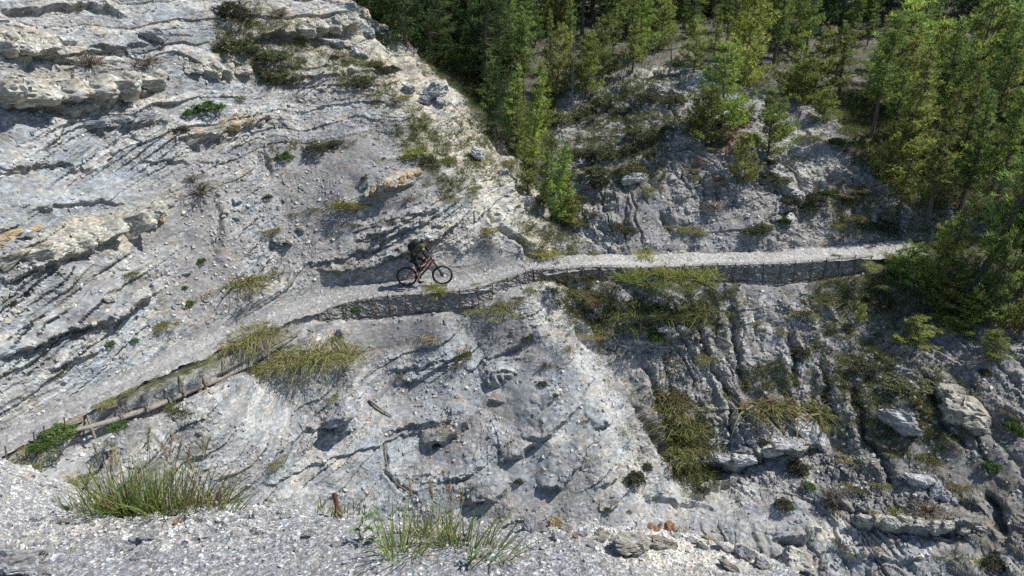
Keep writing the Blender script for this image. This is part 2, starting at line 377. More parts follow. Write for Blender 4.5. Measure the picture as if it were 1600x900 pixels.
# bedding coordinate: beds rise to the right at about twenty degrees below, nearly level high up on the left
g = sstep(130, 330, QYf) * .38
px0 = QX.astype(np.float32); py0 = QY.astype(np.float32)
sbed = -(py0 + g * (px0 - 300)) * (QT.astype(np.float32) / FPX) + .35 * vn(x * .5, y * .5, z * .5, 21) + .13 * vn(x * 1.1, y * 1.1, z * 1.1, 22) + .035 * vn(x * 3.1, y * 3.1, z * 3.1, 23)
along = x + y * .6
def beds(s, f, seed, sharp=3.0):
    k = s * f; i = np.floor(k); fr = k - i
    h = _hf(i.astype(np.int32), (along * .35 + vn(x * .7, y * .7, z * .7, seed) * 1.5).astype(np.int32), np.zeros_like(i, dtype=np.int32), seed)
    return (1 - fr) ** (1 / sharp) * (.25 + .75 * h), h
n_bed = vn(x * 1.2, y * 1.2, z * 1.2, 139)
b1, h1 = beds(sbed, 1.15, 31, 2.5); b2, h2 = beds(sbed + .03 * vn(along * 2, z * 2, x * 0, 33), 3.4, 32, 2.0); b3, h3 = beds(sbed, 9.0, 34, 1.5)
patch = sstep(-.35, .35, vn(x * .6 + 9, y * .6, z * .6, 41))
Hb = (.27 * b1 * (.35 + .65 * patch) + .085 * b2 * sstep(-.1, .5, vn(x * .8 + 3, y * .8, z * .8, 45)) + .022 * b3 * sstep(-.1, .4, vn(x * .9, y * .9, z * .9, 44)))
H += Hb * (bedrock * .95 + .35 * flank + cream * .4)
li1 = _hf(np.floor(sbed * 1.15 + .15 * n_bed).astype(np.int32), np.zeros(x.shape, np.int32), np.zeros(x.shape, np.int32), 140); li2 = _hf(np.floor(sbed * 4.3 + .3 * n_bed).astype(np.int32), np.floor(along * .3).astype(np.int32), np.zeros(x.shape, np.int32), 141)
bedtone = (.74 + .46 * li1) * (.84 + .30 * li2)
# finely laminated faces: thin curved plates stepping out one over the other
lam = union([(625,385,105,42,-24),(530,632,40,30,-25),(665,585,60,30,-18),(90,520,120,34,-24),(60,455,70,30,-22),(700,345,40,30,-30),(150,195,120,26,-3),(470,690,60,24,-25),(780,575,40,22,-20),(340,215,90,22,-12),(1390,850,110,26,2),(1255,690,50,24,-5),(520,135,70,18,-4),(180,245,130,30,-3),(1070,525,50,22,-12)])
sL = -(py0 + .40 * px0 + .0007 * (px0 - 560) * np.abs(px0 - 560) * (px0 > 400) * (px0 < 760)) * (QT.astype(np.float32) / FPX) + .10 * vn(x * 1.4, y * 1.4, z * 1.4, 150) + .03 * vn(x * 5, y * 5, z * 5, 151)
def lamina(f, seed):
    k = sL * f; i = np.floor(k); fr = k - i; hh_ = _hf(i.astype(np.int32), np.floor(along * 1.1 + 2 * vn(x, y, z, seed)).astype(np.int32), np.zeros(x.shape, np.int32), seed)
    return (1 - fr) ** .8 * (.2 + .8 * hh_), hh_
l1_, lh1 = lamina(3.6, 152); l2_, lh2 = lamina(9.5, 153)
H += lam * (.14 * l1_ + .05 * l2_)
# the right side: joints run down the slope
c1 = x + .42 * z + .6 * vn(x * .5, y * .5, z * .5, 51) + .15 * vn(x * 2, y * 2, z * 2, 50) + .05 * vn(x * 6, y * 6, z * 6, 49); dwn = y * .35 + z * .35
j1 = 1 - np.abs(vn(c1 * 2.0, dwn, z * 0, 52)); j2 = 1 - np.abs(vn(c1 * 5.5, dwn * 2.2, z * 0 + 3, 53))
sb2 = (z * .9 - .5 * x * .3 + .25 * vn(x * .8, y * .8, z * .8, 54)); b4, h4 = beds(sb2, 2.6, 55, 2.0)
jm = sstep(-.1, .5, vn(x * .45, y * .45, z * .45, 57)); jm2 = sstep(-.2, .6, vn(x * .7 + 4, y * .7, z * .7, 58))
H += rightbed * (-.15 * sstep(.78, 1.0, j1) * jm - .08 * sstep(.78, 1.0, j2) * jm2 + .14 * b4 * sstep(-.3, .4, vn(x * .5, y * .5, z * .5, 56)))
H += (rightbed + .5 * flank) * (.10 * vn(x * 1.1, y * 1.1, z * 1.1, 59) + .08 * vn(x * 2.6, y * 2.6, z * 2.6, 60))
# rubble in three sizes: flat shards with random heights
def shards(sx, sy, sz, seed):
    F1, F2, I = worley(x * sx + .25 * vn(x * 3, y * 3, z * 3, seed), y * sy, z * sz, seed)
    return (I - .5) * sstep(0.02, .22, F2 - F1) - .35 * (1 - sstep(.0, .14, F2 - F1)), I
# plates lie in the bedding on the left, along the joints on the right
pa = mix(c1 * 1.9, along * .95, left_side); pb = mix(sb2 * 1.6 + dwn * 1.1, sbed * 3.4, left_side); pc = (y - .6 * x) * .8
def plates(f, seed):
    jit = .3 * vn(x * 3, y * 3, z * 3, seed); F1, F2, I = worley(pa * f + jit, pb * f + jit * .6, pc * f, seed)
    return (I - .5) * sstep(0.02, .20, F2 - F1) - .35 * (1 - sstep(.0, .12, F2 - F1)), I
w1, i1 = plates(1.0, 61); w2, i2 = plates(2.3, 62); w3, i3 = shards(7.0, 7.0, 9.0, 63)
slab = union([(690,600,90,60,-25),(860,640,50,90,-40),(820,740,60,40),(120,725,90,30,-25),(560,740,120,35,-18),(1060,810,110,30,6),(1180,820,80,40,30),(1420,870,130,30),(60,230,90,30),(110,290,130,40,-5),(90,500,110,40,-25),(640,390,70,20,-30),(400,640,80,40,-25),(940,600,25,60,-30),(1080,800,130,34,8),(1250,830,90,40,25),(900,620,60,110,-35),(760,590,60,30,-15)])
rough = np.clip(1 - .85 * scree - .75 * slab, .10, 1) * sstep(-1.1, .1, vn(x * .8, y * .8, z * .8, 66)) * (1 - .5 * forest)
H += (w1 * .20 * (.35 + .65 * patch) + w2 * .11) * rough * (1 - .52 * left_side) + w3 * .040 * (1 - .6 * scree) * (1 - .5 * slab)
H += .018 * vn(x * 9, y * 9, z * 9, 71) * (1 - .4 * scree)
# ledges that the photograph shows: (line with the overhang on its upper side, reach px, how far it stands out m)
LEDGES = [
 ([(-20,165),(60,172),(110,180),(160,165),(235,148)],42,.42),([(120,198),(200,205),(262,190)],22,.18),([(262,228),(330,215),(380,200),(442,190)],22,.22),([(0,452),(50,425),(100,410),(152,395)],40,.32),
 ([(118,397),(180,367),(230,347),(268,318)],36,.25),([(-10,565),(60,537),(110,515),(170,500),(232,465)],22,.42),([(60,582),(110,560),(165,543)],12,.16),([(480,412),(540,400),(600,380),(650,352),(692,330)],22,.20),
 ([(500,422),(560,419),(620,402),(680,372),(722,342)],16,.32),([(555,374),(600,365),(632,350)],16,.25),([(636,342),(692,324)],9,.18),([(664,356),(706,345)],9,.2),([(570,438),(620,426),(652,410)],12,.22),
 ([(560,310),(612,300),(658,276)],20,.25),([(385,60),(470,62),(540,52),(578,52)],34,.40),([(430,132),(500,125),(562,112)],16,.16),([(-10,18),(60,20),(120,8),(200,22)],16,.25),([(-10,92),(60,90),(132,97)],26,.25),([(130,77),(180,82),(232,70)],18,.2),
 ([(0,270),(70,262),(150,272)],14,.16),([(40,330),(120,318),(200,322)],14,.14),([(200,262),(260,255),(300,262)],12,.12),([(300,250),(350,262)],12,.1),
 ([(498,664),(540,642),(556,615)],44,.60),([(438,702),(470,682),(512,657)],20,.28),([(405,762),(480,730),(560,705),(640,680),(700,655),(742,640)],16,.20),([(598,684),(640,667),(692,655)],22,.35),
 ([(610,580),(660,575),(702,555)],12,.25),([(612,602),(660,592),(712,565)],10,.25),([(748,600),(780,604),(806,580)],30,.32),([(820,692),(860,682),(890,655),(908,628)],32,.30),([(878,752),(905,722),(922,690)],24,.25),
 ([(733,787),(770,777),(802,755)],30,.38),([(922,665),(952,655)],26,.35),([(745,642),(767,626),(792,627)],18,.2),([(690,750),(730,742),(760,725)],16,.2),([(640,755),(680,740)],14,.2),([(930,770),(955,745),(970,720)],16,.2),([(660,702),(700,692),(735,667),(750,640)],32,.32),([(780,722),(815,714),(848,690)],32,.34),([(840,772),(870,762),(892,735)],26,.32),([(760,562),(800,547),(832,520)],26,.24),([(845,642),(866,622),(874,595)],22,.26),([(690,560),(730,548),(760,530)],18,.2),
 ([(1100,728),(1150,737),(1175,722),(1200,712),(1250,708),(1288,700)],34,.62),([(1068,782),(1110,772),(1162,745)],20,.4),([(1208,842),(1260,847),(1292,830)],22,.4),([(1338,822),(1400,832),(1470,834),(1537,829)],24,.5),
 ([(1330,872),(1400,880),(1450,876)],12,.18),([(998,548),(1040,533),(1082,520)],26,.35),([(1290,775),(1340,800)],18,.3),([(1180,465),(1215,455)],10,.2),([(1400,640),(1440,625)],18,.2),
 ([(950,480),(990,495),(1030,510)],18,.2),([(1080,650),(1120,660)],14,.2),([(1000,765),(1060,790),(1120,800)],20,.2),([(1120,860),(1200,880)],20,.25),
 ([(925,330),(960,325)],10,.12),([(1100,290),(1160,280),(1200,262)],16,.2),([(1050,130),(1010,150),(970,160)],12,.2),([(1200,340),(1240,350)],14,.2)]
GROOVES = [([(1075,478),(1088,520),(1102,565)],5,.3),([(1140,470),(1150,540),(1160,592)],6,.34),([(1230,515),(1242,560),(1240,605)],5,.3),([(1180,500),(1187,545)],4,.22),([(985,595),(1012,660),(1062,742)],8,.35),([(1128,600),(1172,665)],5,.3),
 ([(1135,620),(1150,700)],5,.3),([(878,500),(932,557)],5,.28),([(760,330),(800,372),(842,405)],4,.22),([(975,292),(980,362)],4,.18),([(1035,322),(1047,372)],4,.2),([(1205,225),(1258,292)],4,.22),([(1178,280),(1262,322)],4,.2),([(1000,560),(1040,640)],5,.2),
 ([(1280,560),(1300,640)],5,.25),([(1330,600),(1350,680),(1400,760)],7,.35),([(1440,580),(1470,660),(1520,700)],7,.3),([(1540,760),(1570,840)],9,.4),([(600,690),(605,740),(630,765),(655,780)],3,.14),([(410,220),(422,285)],3,.12),([(340,300),(345,420)],4,.16),([(232,440),(240,475)],4,.12),([(1110,560),(1135,610)],4,.2),([(1020,470),(1060,520)],6,.2)]
def seg_dist(poly):
    xs = [p[0] for p in poly]; ys = [p[1] for p in poly]; mg = 90
    box = (px0 > min(xs) - mg) & (px0 < max(xs) + mg) & (py0 > min(ys) - mg) & (py0 < max(ys) + mg)
    idx = np.nonzero(box.ravel())[0]
    a = px0.ravel()[idx] + jx.ravel()[idx]; b = py0.ravel()[idx] + jy.ravel()[idx]
    best = np.full(a.shape, 1e9, np.float32); sg = np.zeros(a.shape, np.float32); end = np.zeros(a.shape, np.float32)
    L = [0]
    for k in range(len(poly) - 1): L.append(L[-1] + math.dist(poly[k], poly[k + 1]))
    for k in range(len(poly) - 1):
        ax, ay = poly[k]; dx, dy = poly[k + 1][0] - ax, poly[k + 1][1] - ay; l2 = dx * dx + dy * dy
        tt = ((a - ax) * dx + (b - ay) * dy) / l2; t = np.clip(tt, 0, 1)
        ex, ey = a - ax - t * dx, b - ay - t * dy; d = ex * ex + ey * ey; m = d < best
        cr = dx * ey - dy * ex           # >0 below the line when it runs to the right
        best = np.where(m, d, best); sg = np.where(m, np.sign(cr), sg)
        s = L[k] + t * math.sqrt(l2); end = np.where(m, np.minimum(s, L[-1] - s), end)
    return idx, np.sqrt(best), sg, end
jx = 7 * vn(x * 1.7, y * 1.7, z * 1.7, 81) + 4 * vn(x * 5, y * 5, z * 5, 82); jy = 6 * vn(x * 1.9, y * 1.9, z * 1.9, 83) + 4.5 * vn(x * 5.5, y * 5.5, z * 5.5, 84)
Hl = np.zeros(x.size, np.float32); dark = np.zeros(x.size, np.float32)
for poly, reach, amp in LEDGES:
    if poly[0][0] > poly[-1][0]: poly = poly[::-1]
    idx, d, sg, end = seg_dist(poly)
    e = np.clip(end / 30.0, 0, 1) ** .6 * (.62 if poly[0][1] > 560 and 300 < poly[0][0] < 650 else 1.1 if poly[0][1] > 545 and 650 < poly[0][0] < 960 else 1.0)
    sd = d * sg; off = (mix(np.clip(1 - d / (reach * 1.6), 0, 1) ** 1.3, -0.35 * np.exp(-d / 5.0), sstep(-1.5, 3.0, sd))) * e
    Hl[idx] += amp * 1.15 * off * (1 - np.clip((d - 60) / 30, 0, 1))
for poly, wd_, amp in GROOVES:
    idx, d, sg, end = seg_dist(poly)
    Hl[idx] -= amp * np.exp(-(d / wd_) ** 2) * np.clip((end + 6) / 20, 0, 1)
    Hl[idx] += .35 * amp * np.exp(-((d - 2.2 * wd_) / (wd_ * 1.4)) ** 2) * np.clip(end / 20, 0, 1)
H += Hl.reshape(x.shape)
# keep the trail bed, the wall strip and the far forest calm
calm = np.where(D > 0, sstep(-.15, .55, D - WD), sstep(.35, 1.0, -D - WD))
calm = mix(1, calm, (np.abs(D) < 6))
H = H * (.10 + .90 * calm) - .06 * (1 - calm) * (np.abs(D) < WD + .3)
far = sstep(38, 60, YY); H = H * (1 - .6 * far) + far * .5 * vn(x * .25, y * .25, z * 0, 91)
nb2 = nb.copy(); nb2[..., 2] *= .75; nb2 /= np.linalg.norm(nb2, axis=-1)[..., None]
PF = P0 + nb2 * H[..., None]

# ---- colours of the ground itself
def col(*c): return np.array(c, np.float32)
blue, grey, light, creamc, tan, soil, orange, litter, green = col(.36,.395,.43), col(.315,.31,.32), col(.60,.59,.57), col(.56,.52,.43), col(.42,.37,.29), col(.13,.115,.09), col(.60,.36,.14), col(.105,.095,.065), col(.15,.17,.07)
def M3(a, b, t): return a + (b - a) * t[..., None]
colr = np.broadcast_to(col(.39, .385, .38), x.shape + (3,)).copy()
n1 = vn(x * .35 + 5, y * .35, z * .35, 101); n2_ = vn(x * 1.3, y * 1.3, z * 1.3, 102); n3 = vn(x * 3.3, y * 3.3, z * 3.3, 103)
colr = M3(colr, blue, bedrock * sstep(-.6, .2, n1 + .5 * union([(130,280,230,110),(80,520,150,60),(600,640,200,110),(1300,840,180,50),(1100,800,90,50)]) ) * .8)
colr = colr * (1 + (bedtone - 1) * bedrock)[..., None]
colr = M3(colr, col(.46,.46,.46), rightbed * sstep(-.2, .6, n2_) * .8)
colr = M3(colr, col(.33,.31,.29), rightbed * sstep(.0, .7, -n2_) * .7)
colr = M3(colr, col(.30, .275, .24), union([(1250,300,170,90,10),(1000,250,110,80),(1400,340,70,40)]) * rightbed * (.30 + .35 * n3)); colr = M3(colr, grey, np.clip(scree, 0, 1) * .8); colr = M3(colr, col(.44, .475, .51), slab * (.5 + .3 * n2_))
colr = colr * (1 + lam * (.55 * (lh1 - .5) + .4 * (lh2 - .5)))[..., None]
colr = M3(colr, light, sstep(.55, .95, h2) * bedrock * .7); colr = M3(colr, light, sstep(.6, .95, h1) * bedrock * .35); colr = M3(colr, light, sstep(.62, .98, i2) * rough * .42); colr = M3(colr, light, sstep(.7, 1, i1) * rough * .3)
seam = np.minimum(np.abs((sbed * 3.4) % 1.0 - .5) * 2, 1); seam = sstep(.90, 1.0, seam) * sstep(-.2, .5, vn(along * .8, sbed * 2, z * 0, 120)); seam2 = sstep(.8, 1.0, np.abs((sbed * 9.0) % 1.0 - .5) * 2) * sstep(-.1, .5, vn(along * 1.3, sbed * 3, z * 0, 121))
colr = M3(colr, col(.17, .17, .17), np.clip(seam * .6 + seam2 * .3, 0, 1) * bedrock * (1 - .5 * slab))
colr = M3(colr, col(.66, .66, .65), sstep(.9, .93, i3) * .4 * rough)
colr = M3(colr, col(.16, .16, .17), sstep(.2, .05, i3) * .2 * rough); colr = M3(colr, col(.2, .2, .21), sstep(.22, .05, i2) * .35 * rough)
colr = M3(colr, creamc, np.clip(cream * (.8 + .5 * n2_), 0, 1) * .9)
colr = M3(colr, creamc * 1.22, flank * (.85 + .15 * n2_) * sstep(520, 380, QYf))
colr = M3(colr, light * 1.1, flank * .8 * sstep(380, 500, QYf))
colr = M3(colr, col(.62,.61,.57), union([(690,170,40,30),(760,330,70,60,40),(700,390,40,60,30),(860,500,22,40),(1110,770,70,26,-8),(1240,690,60,26,10),(1330,840,70,30),(1000,735,50,30,-30),(1260,250,50,60,-40),(1070,125,60,20)]) * .7)
colr = M3(colr, orange, union([(10,385,40,14,-30),(330,196,60,6,-8),(612,288,50,6,-22),(250,205,30,5),(345,200,20,6),(440,255,8,5)]) * sstep(-.1, .3, n3) * .55)
colr = M3(colr, col(.33,.20,.14), union([(1140,205,22,40,25)]) * .8)
# mossy / turfy ground
turf = union([(660,220,50,30,50),(700,270,40,40,50),(740,240,60,22,50),(850,380,60,26,20),(860,300,40,80),(900,440,60,40),(930,500,50,40),(1060,470,90,45),(1060,660,45,80,-15),(1205,590,45,28),(560,120,60,30,40),(440,100,50,50),
              (380,60,40,50),(1420,640,90,60),(1330,560,70,60),(1330,460,60,40),(280,640,10,10),(950,250,90,40),(1000,190,80,30),(1340,330,60,30,30),(490,228,60,12,-8),(960,120,100,40)])
colr = M3(colr, mix(col(.30,.27,.17), green, .30), turf * np.clip(.45 + .8 * n3, 0, 1) * (1 - .55 * flank) * (1 - .5 * ell(960, 210, 130, 110)) * .62)
colr = M3(colr, litter, np.clip(forest * (.9 + .3 * n2_), 0, 1) * .92)
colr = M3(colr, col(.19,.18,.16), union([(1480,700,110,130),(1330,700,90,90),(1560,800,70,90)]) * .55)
ontrail = 1 - sstep(-.12, .12, np.abs(D) - WD)
colr = M3(colr, col(.45,.435,.40), ontrail.astype(np.float32) * .9)
chipy = np.clip(1 - .6 * scree - .5 * slab + .2 * n2_, .3, 1) * (1 - .5 * ontrail)
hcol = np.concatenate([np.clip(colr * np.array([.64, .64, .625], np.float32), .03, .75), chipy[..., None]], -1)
PXo, PYo = px0, py0
V = PF.reshape(-1, 3)
ii = np.arange(NR * NC, dtype=np.int32).reshape(NR, NC)
F = np.stack([ii[:-1, :-1], ii[:-1, 1:], ii[1:, 1:], ii[1:, :-1]], -1).reshape(-1, 4)
M_hill = rock_material('shale_slope', 1.0, chips=9.0, bump=.5, contrast=(.72, 1.25), stretch=(1, 1, 1.9), tint=.5, dist=.05)
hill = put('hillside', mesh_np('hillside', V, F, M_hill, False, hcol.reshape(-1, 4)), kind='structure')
nf = normals(PF)
# who is seen at which pixel (2 px cells)
def zbuf(V, W=800, Hh=450):
    qx, qy, qt = proj(V); k = (qy / 2).astype(int) * W + (qx / 2).astype(int)
    ok = (qx >= 0) & (qx < 1600) & (qy >= 0) & (qy < 900); idx = np.nonzero(ok)[0]
    order = np.argsort(-qt[idx]); b = np.full(W * Hh, -1, np.int64); b[k[idx[order]]] = idx[order]
    return b.reshape(Hh, W)
ZBUF = zbuf(V); NF = nf.reshape(-1, 3)
def ground(px, py):
    """place and normal of the hillside seen at a pixel of the photograph"""
    i, j = int(np.clip(py / 2, 0, 449)), int(np.clip(px / 2, 0, 799))
    for r in range(0, 12):
        s = ZBUF[max(i - r, 0):i + r + 1, max(j - r, 0):j + r + 1]; s = s[s >= 0]
        if len(s):
            v = s[np.argmin(proj(V[s])[2])] if r < 2 else s[0]
            return V[v].copy(), NF[v].copy()
    return at(px, py, 25), np.array([0, -.5, .8])
# ================================================================== THE TRAIL RIBBON
def ribbon():
    n = len(TS); na = 26; P = smooth_poly(TS[:, :3], [TS[:, 3], TS[:, 4]], 5); P = P[proj(P[:, :3])[0] < 1432]; n = len(P)
    T = np.gradient(P[:, :2], axis=0); T /= np.linalg.norm(T, axis=1)[:, None]; Nn = np.column_stack([-T[:, 1], T[:, 0]])
    a = np.linspace(-1, 1, na)
    wv = .10 * vn(P[:, 0] * 1.5, P[:, 1] * 1.5, P[:, 2] * 0, 31) + .05 * vn(P[:, 0] * 5, P[:, 1] * 5, P[:, 2] * 0, 32)
    Vx = P[:, None, 0] + Nn[:, None, 0] * a[None] * (P[:, None, 3] + .10 + wv[:, None]); Vy = P[:, None, 1] + Nn[:, None, 1] * a[None] * (P[:, None, 3] + .10 + wv[:, None])
    Vz = P[:, None, 2] + 0 * a[None]
    Vx, Vy, Vz = [q.astype(np.float32) for q in (Vx, Vy, Vz)]
    edge = np.abs(a)[None] ** 6
    Vz = Vz + .05 * a[None] * (a[None] > 0) + .02 * vn(Vx * 2, Vy * 2, Vz, 5) + .018 * vn(Vx * 9, Vy * 9, Vz, 6) - .14 * edge * (.5 + .5 * vn(Vx * 3, Vy * 3, Vz, 8)) - .045 * np.exp(-((a[None] + .05) / .25) ** 2) + .05 * vn(Vx * 1.2, Vy * 1.2, Vz, 12) * np.abs(a[None])
    F1, F2, I = worley(Vx * 9, Vy * 9, Vz * 4, 9); Vz = Vz + .02 * (I > .7) * sstep(0, .3, F2 - F1)
    V_ = np.stack([Vx, Vy, Vz], -1).reshape(-1, 3); k = np.arange(n * na).reshape(n, na)
    F_ = np.stack([k[:-1, :-1], k[1:, :-1], k[1:, 1:], k[:-1, 1:]], -1).reshape(-1, 4)
    tr = vn(Vx * .8, Vy * .8, Vz, 7)[..., None]
    c = col(.235, .235, .232) * (1 + .18 * tr); c = c * (1 + .16 * np.exp(-((a[None, :, None] + .05) / .22) ** 2)) ; c = np.where(I[..., None] > .92, col(.36, .36, .35), c)
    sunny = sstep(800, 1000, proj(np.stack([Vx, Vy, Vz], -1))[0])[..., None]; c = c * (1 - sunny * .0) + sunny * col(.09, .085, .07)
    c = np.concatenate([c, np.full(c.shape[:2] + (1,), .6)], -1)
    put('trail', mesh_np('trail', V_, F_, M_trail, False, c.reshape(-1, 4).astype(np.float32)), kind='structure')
M_trail = rock_material('trodden_gravel', 1.0, chips=26, bump=.4, contrast=(.7, 1.35), tint=.3, dist=.015)
ribbon()

# ================================================================== THE NEAR EDGE WE STAND ON
LP = [(0,735,3.6),(-120,720,3.7),(60,742,3.6),(120,795,3.1),(240,800,3.05),(380,788,3.15),(480,795,3.1),(560,812,3.0),(640,822,2.95),(740,830,2.85),(820,822,2.9),(900,826,2.95),(1000,832,2.95),(1080,838,2.95),(1150,858,2.85),(1230,890,2.75),(1290,925,2.6),
      (0,820,2.85),(200,850,2.7),(400,850,2.7),(600,880,2.5),(800,890,2.45),(0,900,2.5),(400,930,2.35),(800,980,2.2),(1100,960,2.35),(0,1000,2.2),(400,1060,2.1)]
lp = np.array([at(*q) for q in LP])
extra = [(-.3,1.0,-1.66),(.6,1.0,-1.68),(-1.6,.8,-1.7),(0,-2,-1.5),(-4,0,-1.5),(3,-1,-1.9),(-4.5,2,-1.9),(2,1.2,-2.0),
         (-3.4,3.6,-3.4),(-2.6,3.3,-3.4),(-1.7,3.1,-3.3),(-1,2.95,-3.3),(-.3,2.8,-3.3),(.3,2.75,-3.2),(.9,2.8,-3.3),(-4.5,4.2,-3.6),(1.5,2.6,-3.7),(.95,2.75,-3.2),(0,4,-5.4),(-2,4.4,-5.2),(-4,5.2,-5.4),(1.6,3.2,-4.4),(2.4,1.9,-3.5),(3,3,-5.5)]
lpts = np.array(list(lp) + [np.array(e, float) for e in extra])
LW = tps_fit(lpts[:, :2], lpts[:, 2], lam=.002)
nx, ny = 760, 560
gx = np.linspace(-4.6, 3.2, nx); gy = np.concatenate([np.linspace(-2.5, .9, 60)[:-1], np.linspace(.9, 4.2, ny - 59)])
GX, GY = np.meshgrid(gx, gy)
cz = tps_eval(LW, lpts[:, :2], GX[::6, ::6], GY[::6, ::6])
def up2(g, n0, n1):
    I = np.clip(np.arange(n0) / 6.0, 0, g.shape[0] - 1.001); J = np.clip(np.arange(n1) / 6.0, 0, g.shape[1] - 1.001); i0 = I.astype(int); j0 = J.astype(int); fi = (I - i0)[:, None]; fj = (J - j0)[None]
    return g[np.ix_(i0, j0)] * (1 - fi) * (1 - fj) + g[np.ix_(i0 + 1, j0)] * fi * (1 - fj) + g[np.ix_(i0, j0 + 1)] * (1 - fi) * fj + g[np.ix_(i0 + 1, j0 + 1)] * fi * fj
GZ = up2(cz, len(gy), nx)
lx, ly, lz = [q.astype(np.float32) for q in (GX, GY, GZ)]
lqx, lqy, lqt = proj(np.stack([lx, ly, lz], -1))
lqx = lqx.astype(np.float32); lqy = lqy.astype(np.float32)
rockyl = np.clip(1 - sstep(0, 120, np.abs(lqx - 200) - 180) + sstep(760, 900, lqx), 0, 1) * sstep(900, 820, lqy)
Fa, Fb, Ia = worley(lx * 14, ly * 14, lz * 14, 201); Fc, Fd, Ic = worley(lx * 46, ly * 46, lz * 46, 202); Fe, Ff, Ie = worley(lx * 95, ly * 95, lz * 60, 203)
hh = .02 * vn(lx * 2.2, ly * 2.2, lz, 204) + .012 * vn(lx * 7, ly * 7, lz * 7, 205) + .035 * (Ia - .5) * sstep(.02, .3, Fb - Fa) * (.25 + rockyl) + .012 * (Ic - .4) * sstep(0, .3, Fd - Fc) + .006 * (Ie - .5) * sstep(0, .3, Ff - Fe)
lz2 = lz + hh
LV = np.stack([lx, ly, lz2], -1)
c = np.broadcast_to(col(.195, .20, .21), lx.shape + (3,)).copy()
c = M3(c, col(.26, .255, .25), sstep(-.2, .5, vn(lx * 1.4, ly * 1.4, lz, 206)) * .5)
c = M3(c, col(.62, .64, .64), sstep(.88, .9, Ie) * .5); c = M3(c, col(.2, .21, .23), sstep(.15, .1, Ie) * .5)
c = M3(c, col(.58, .58, .56), sstep(.88, .9, Ic) * (.3 + .5 * rockyl)); c = M3(c, col(.36, .34, .30), sstep(.3, .8, rockyl) * .5 * sstep(.2, .8, Ia))
c = M3(c, col(.55, .51, .43), np.clip((1 - sstep(.5, 1.4, np.hypot((lqx - 1090) / 150, (lqy - 850) / 50))), 0, 1) * .7)
c = np.concatenate([c, np.full(lx.shape + (1,), .7)], -1).astype(np.float32)
k = np.arange(lx.size).reshape(lx.shape)
LF = np.stack([k[:-1, :-1], k[:-1, 1:], k[1:, 1:], k[1:, :-1]], -1).reshape(-1, 4)
M_ledge = rock_material('fine_gravel', 1.0, chips=150, bump=.5, contrast=(.5, 1.7), tint=.4, dist=.004)
put('gravel_ledge', mesh_np('gravel_ledge', LV.reshape(-1, 3), LF, M_ledge, False, c.reshape(-1, 4)), kind='structure')
LVf = LV.reshape(-1, 3); LNF = -normals(LV).reshape(-1, 3); LNF = np.where(LNF[:, 2:3] < 0, -LNF, LNF)
def zb2(V, W=400, Hh=225):
    return zbuf4(V)
def zbuf4(V, cell=4):
    W, Hh = 1600 // cell + 20, 1000 // cell
    qx, qy, qt = proj(V); kx = (qx / cell).astype(int) + 10; ky = (qy / cell).astype(int)
    ok = (kx >= 0) & (kx < W) & (qy >= 0) & (ky < Hh) & (V[:, 1] > .5); idx = np.nonzero(ok)[0]
    order = np.argsort(-qt[idx]); b = np.full(W * Hh, -1, np.int64); b[(ky * W + kx)[idx[order]]] = idx[order]
    return b.reshape(Hh, W)
LZB = zbuf4(LVf)
def ledge(px, py):
    for r in range(0, 14):
        i, j = int(py / 4), int(px / 4) + 10
        s = LZB[max(i - r, 0):i + r + 1, max(j - r, 0):j + r + 1]; s = s[s >= 0]
        if len(s): return LVf[s[len(s) // 2]].copy(), LNF[s[len(s) // 2]].copy()
    return at(px, py, 3), np.array([0, 0, 1.])

# ================================================================== WALLS UNDER THE TRAIL
def tube(bm, pts_, r, seg=6, cap=True):
    """tapered tube along points; r a number or one per point"""
    pts_ = [Vector(p) for p in pts_]; rs = r if hasattr(r, '__len__') else [r] * len(pts_); rings = []
    up = Vector((0, 0, 1))
    for i, p in enumerate(pts_):
        d = (pts_[min(i + 1, len(pts_) - 1)] - pts_[max(i - 1, 0)]); d = d.normalized() if d.length > 0 else up
        a = d.cross(up if abs(d.z) < .9 else Vector((1, 0, 0))).normalized(); b = d.cross(a)
        rings.append([bm.verts.new(p + (a * math.cos(q) + b * math.sin(q)) * rs[i]) for q in [2 * math.pi * k / seg for k in range(seg)]])
    for A, B in zip(rings, rings[1:]):
        for k in range(seg): bm.faces.new((A[k], A[(k + 1) % seg], B[(k + 1) % seg], B[k]))
    if cap:
        bm.faces.new(rings[0][::-1]); bm.faces.new(rings[-1])
def bm_obj(name, bm, mat, parent=None, smooth=False, **kw):
    bmesh.ops.recalc_face_normals(bm, faces=bm.faces)
    me = bpy.data.meshes.new(name); bm.to_mesh(me); bm.free(); me.materials.append(mat)
    me.polygons.foreach_set('use_smooth', np.full(len(me.polygons), smooth, dtype=bool))
    return put(name, me, parent, **kw)
M_post = plain('rusty_steel', (.10, .075, .06), .65, .4, 30, .4, .4, .005)
M_wood = plain('weathered_log', (.22, .20, .175), .85, 0, 14, .35, .6, .015)
M_darkwood = plain('dark_weathered_board', (.17, .145, .12), .85, 0, 12, .4, .6, .01)
M_mat = rock_material('dark_stone_mat', 1.0, chips=16, bump=.7, contrast=(.5, 1.5), vcol=False, base=(.25, .25, .235), tint=.4, dist=.03)
def foot_of(px, off, drop):
    p, tg, i = trail_pt(px, off); return p, tg
